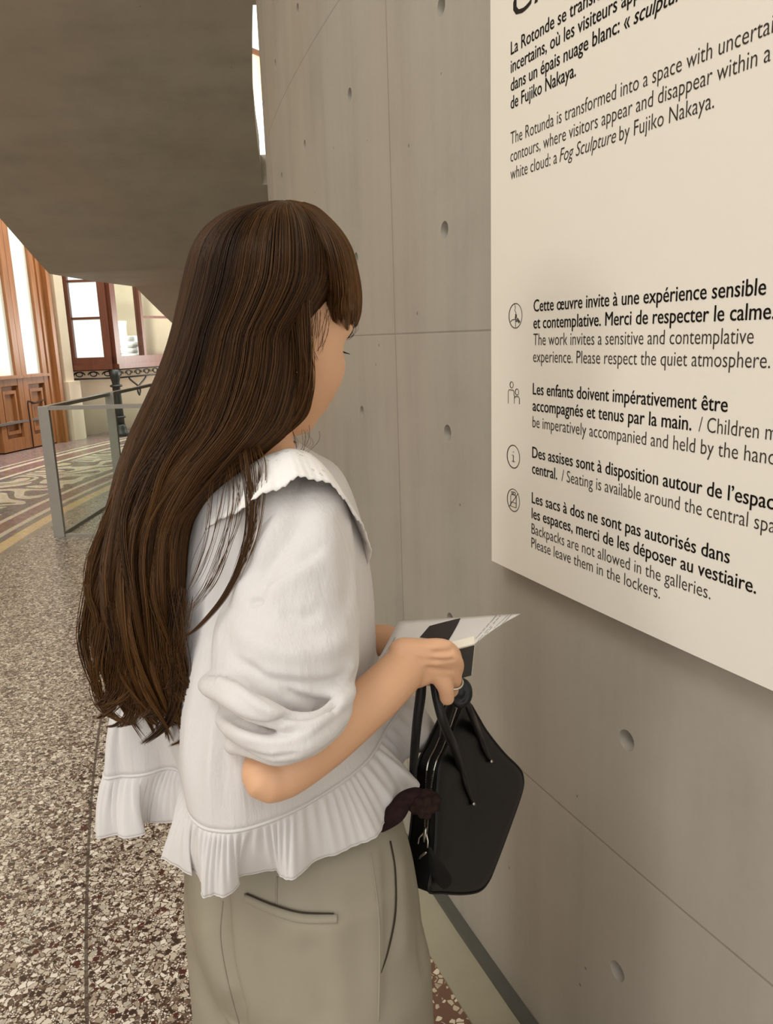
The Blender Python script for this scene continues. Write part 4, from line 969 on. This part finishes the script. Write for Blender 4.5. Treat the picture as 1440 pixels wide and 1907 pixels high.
zp = MB(); c0 = (za[-1] + zb_[-1]) / 2 + lv * .004; dn = nrm(za[-1] - za[-8]); sd = nrm(np.cross(dn, lv))
zp.tube([c0 - dn * .008, c0, c0 + dn * .006], [.004, .005, .003], 8, flat=.6)
for sg in (1, -1): zp.tube([c0 + sd * sg * .002 - dn * .004, c0 + sd * sg * .007 + dn * .004 + lv * .002, c0 + sd * sg * .0075 + dn * .012 + lv * .002], .0014, 6)
zp.tube([c0 - sd * .0055 + lv * .002 + dn * .02, c0 + lv * .003 + dn * .026, c0 + sd * .002 + lv * .002 + dn * .03], .0022, 6)
zpo = zp.build('zipper_pull', M['silver'], bo)
pt = MB(); tq = [P(x, y, Y + .04) for x, y, Y in ((800, 1578, .835), (806, 1590, .835), (826, 1612, .845), (842, 1640, .855), (830, 1655, .855), (812, 1640, .845), (800, 1612, .84))]
pm = cr(np.array(tq), 40, True); pc = pm.mean(0)
pt.grid([pc + (pm - pc) * k - lv * h for k, h in ((.02, -.004), (.9, -.004), (1, -.002), (1, .001), (.9, .003), (.02, .003))], cu=True, cap=True)
pt.build('leather_tab', M['leather_dull'], zpo)
tp = MB(); zc0 = (za[0] + zb_[0]) / 2 + lv * .003
tp.tube([zc0 - lv * .002, zc0 + nrm(zb_[0] - zb_[6]) * .008], [.004, .005], 8, flat=.5); tp.tube([zc0 + np.array([0, 0, .012]), zc0 + np.array([0, 0, .018])], .0038, 8); tp.build('zipper_end', M['silver'], bo)
def strap(nm, pts, flat=.75, n=40):
    q, r = spath(n, *pts); o = MB(); o.tube(q, r, 12, flat=flat); return o.build(nm, M['leather'], hg)
h1 = strap('handle', [(786, 1268, .905, 12), (783, 1300, .905, 13), (777, 1345, .905, 12), (772, 1400, .91, 11), (770, 1440, .92, 10), (772, 1480, .93, 8)])
def Yf(x, y): return float(PP(x, y, f0, fn)[1]) - .006
h2 = strap('handle', [(808, 1262, .895, 11), (814, 1300, .885, 12), (826, 1345, .878, 12), (843, 1385, .895, 11), (857, 1425, Yf(857, 1425), 9), (868, 1462, Yf(868, 1462), 7), (881, 1496, Yf(881, 1496), 4)])
h3 = strap('handle', [(850, 1258, .915, 6), (846, 1290, .925, 10), (838, 1320, .935, 12), (830, 1345, .94, 11), (826, 1370, .945, 10)])
h4 = strap('strap', [(862, 1292, .93, 9), (878, 1330, .935, 11), (890, 1362, Yf(890, 1362), 11), (903, 1395, Yf(903, 1395), 9), (915, 1417, Yf(915, 1417), 4)], .6)
kn = MB(); c0 = P(857, 1290, .915)
for a0, rr0 in ((0, .009), (.9, .010)):
    kn.tube([c0 + np.array([.010 * math.cos(a), .004 * math.sin(a + a0), .013 * math.sin(a)]) for a in np.arange(22) * 2 * math.pi / 22], .0065, 8, closed=True)
kn.ball(c0, (.009, .008, .011))
fused('knot', kn, .0014, 3, M['leather'], hg)
for x, y, Y, hh in ((882, 1497, Yf(882, 1497) - .004, h2), (915, 1418, Yf(915, 1418) - .004, h4)):
    s_ = MB(); c0 = P(x, y, Y); s_.tube([c0, c0 + nrm(CAM - c0) * .004], [.0034, .0026], 8); s_.build('stud', M['silver'], hh)
# ------------------------------------------------------------------ leaflet and phone
LT, LR_, LB, LQ = PZ(742, 1157, 1.122), PZ(970, 1143, 1.125), PZ(697, 1241, 1.113), PZ(866, 1215, 1.118)
def lf(a, b_, h=0.): 
    p = (LT * (1 - a) + LR_ * a) * (1 - b_) + (LB * (1 - a) + LQ * a) * b_
    return p + np.array([0, 0, h + .006 * math.sin(math.pi * b_) * (a - .3)])
le = empty('leaflet', lf(.5, .5)); tag(le, 'white printed leaflet with a dark plum picture held open at waist height', 'leaflet')
MB().grid([[lf(a, c) for a in np.linspace(0, 1, 14)] for c in np.linspace(0, 1, 12)]).build('sheet', M['paper'], le, solid=.0008)
def lpatch(mb, quad, h=.0010, n=8):
    g = [[lf(*(np.array(quad[0]) * (1-a) * (1-c) + np.array(quad[1]) * a * (1-c) + np.array(quad[2]) * a * c + np.array(quad[3]) * (1-a) * c), h) for a in np.linspace(0, 1, n)] for c in np.linspace(0, 1, n)]
    mb.grid(g)
def linv(x, y):                        # leaflet coordinates of a seen point (Newton)
    q = PZ(x, y, 1.119); u = np.array([.5, .4])
    for _ in range(30):
        f = (lf(*u) - q)[:2]; e = 1e-4
        J = np.column_stack([(lf(u[0] + e, u[1]) - lf(*u))[:2] / e, (lf(u[0], u[1] + e) - lf(*u))[:2] / e]); u = u - np.linalg.solve(J, f)
    return u
im = MB(); lpatch(im, [linv(800, 1170), linv(858, 1158), linv(834, 1198), linv(782, 1188)]); im.build('printed_picture', M['print'], le)
for rows_ in ((((925, 1153), (886, 1196)), ((933, 1153), (889, 1200))), (((948, 1152), (920, 1180)), ((954, 1151), (924, 1184))), (((918, 1176), (872, 1218)),), (((736, 1186), (708, 1224)), ((741, 1190), (706, 1234)))):
    tx = MB()
    for a, c in rows_:
        u0, u1 = linv(*a), linv(*c); n_ = 26
        for i in range(n_):
            if rng.random() < .15: continue
            s_, e_ = i / n_, (i + .62) / n_; w_ = np.array([.005, 0])
            lpatch(tx, [u0 + (u1-u0)*s_ - w_, u0 + (u1-u0)*s_ + w_, u0 + (u1-u0)*e_ + w_, u0 + (u1-u0)*e_ - w_], .0009, 2)
    tx.build('printed_lines', M['printgrey'], le)
ph_ = empty('phone', P(850, 1212, .95)); tag(ph_, 'slim cream-edged phone with dark screen gripped in the right hand below the leaflet picture', 'phone')
A_, B2 = P(806, 1219, .868), P(886, 1198, .874); nd = np.array([0, .848, .53]) * .0125; wd_ = np.array([-.004, .53, -.848]) * .07
def slab(mb, o, u, v_, w_, ins=0):
    q = [o, o + u, o + u + v_, o + v_]; mb.add([p for p in q] + [p + w_ for p in q], [(0,1,2,3),(7,6,5,4),(0,4,5,1),(1,5,6,2),(2,6,7,3),(3,7,4,0)])
pb = MB(); slab(pb, A_, B2 - A_, nd, wd_); pb.build('case', M['case'], ph_, False, bevel=.002)
pn_ = nrm(np.cross(B2 - A_, wd_)); pn_ = pn_ if np.dot(pn_, CAM - A_) > 0 else -pn_
ps_ = MB(); slab(ps_, A_ + (B2 - A_) * .03 + wd_ * .04 + pn_ * .0004, (B2 - A_) * .94, pn_ * .0006, wd_ * .92); ps_.build('screen', M['screen'], ph_, False)
settle()
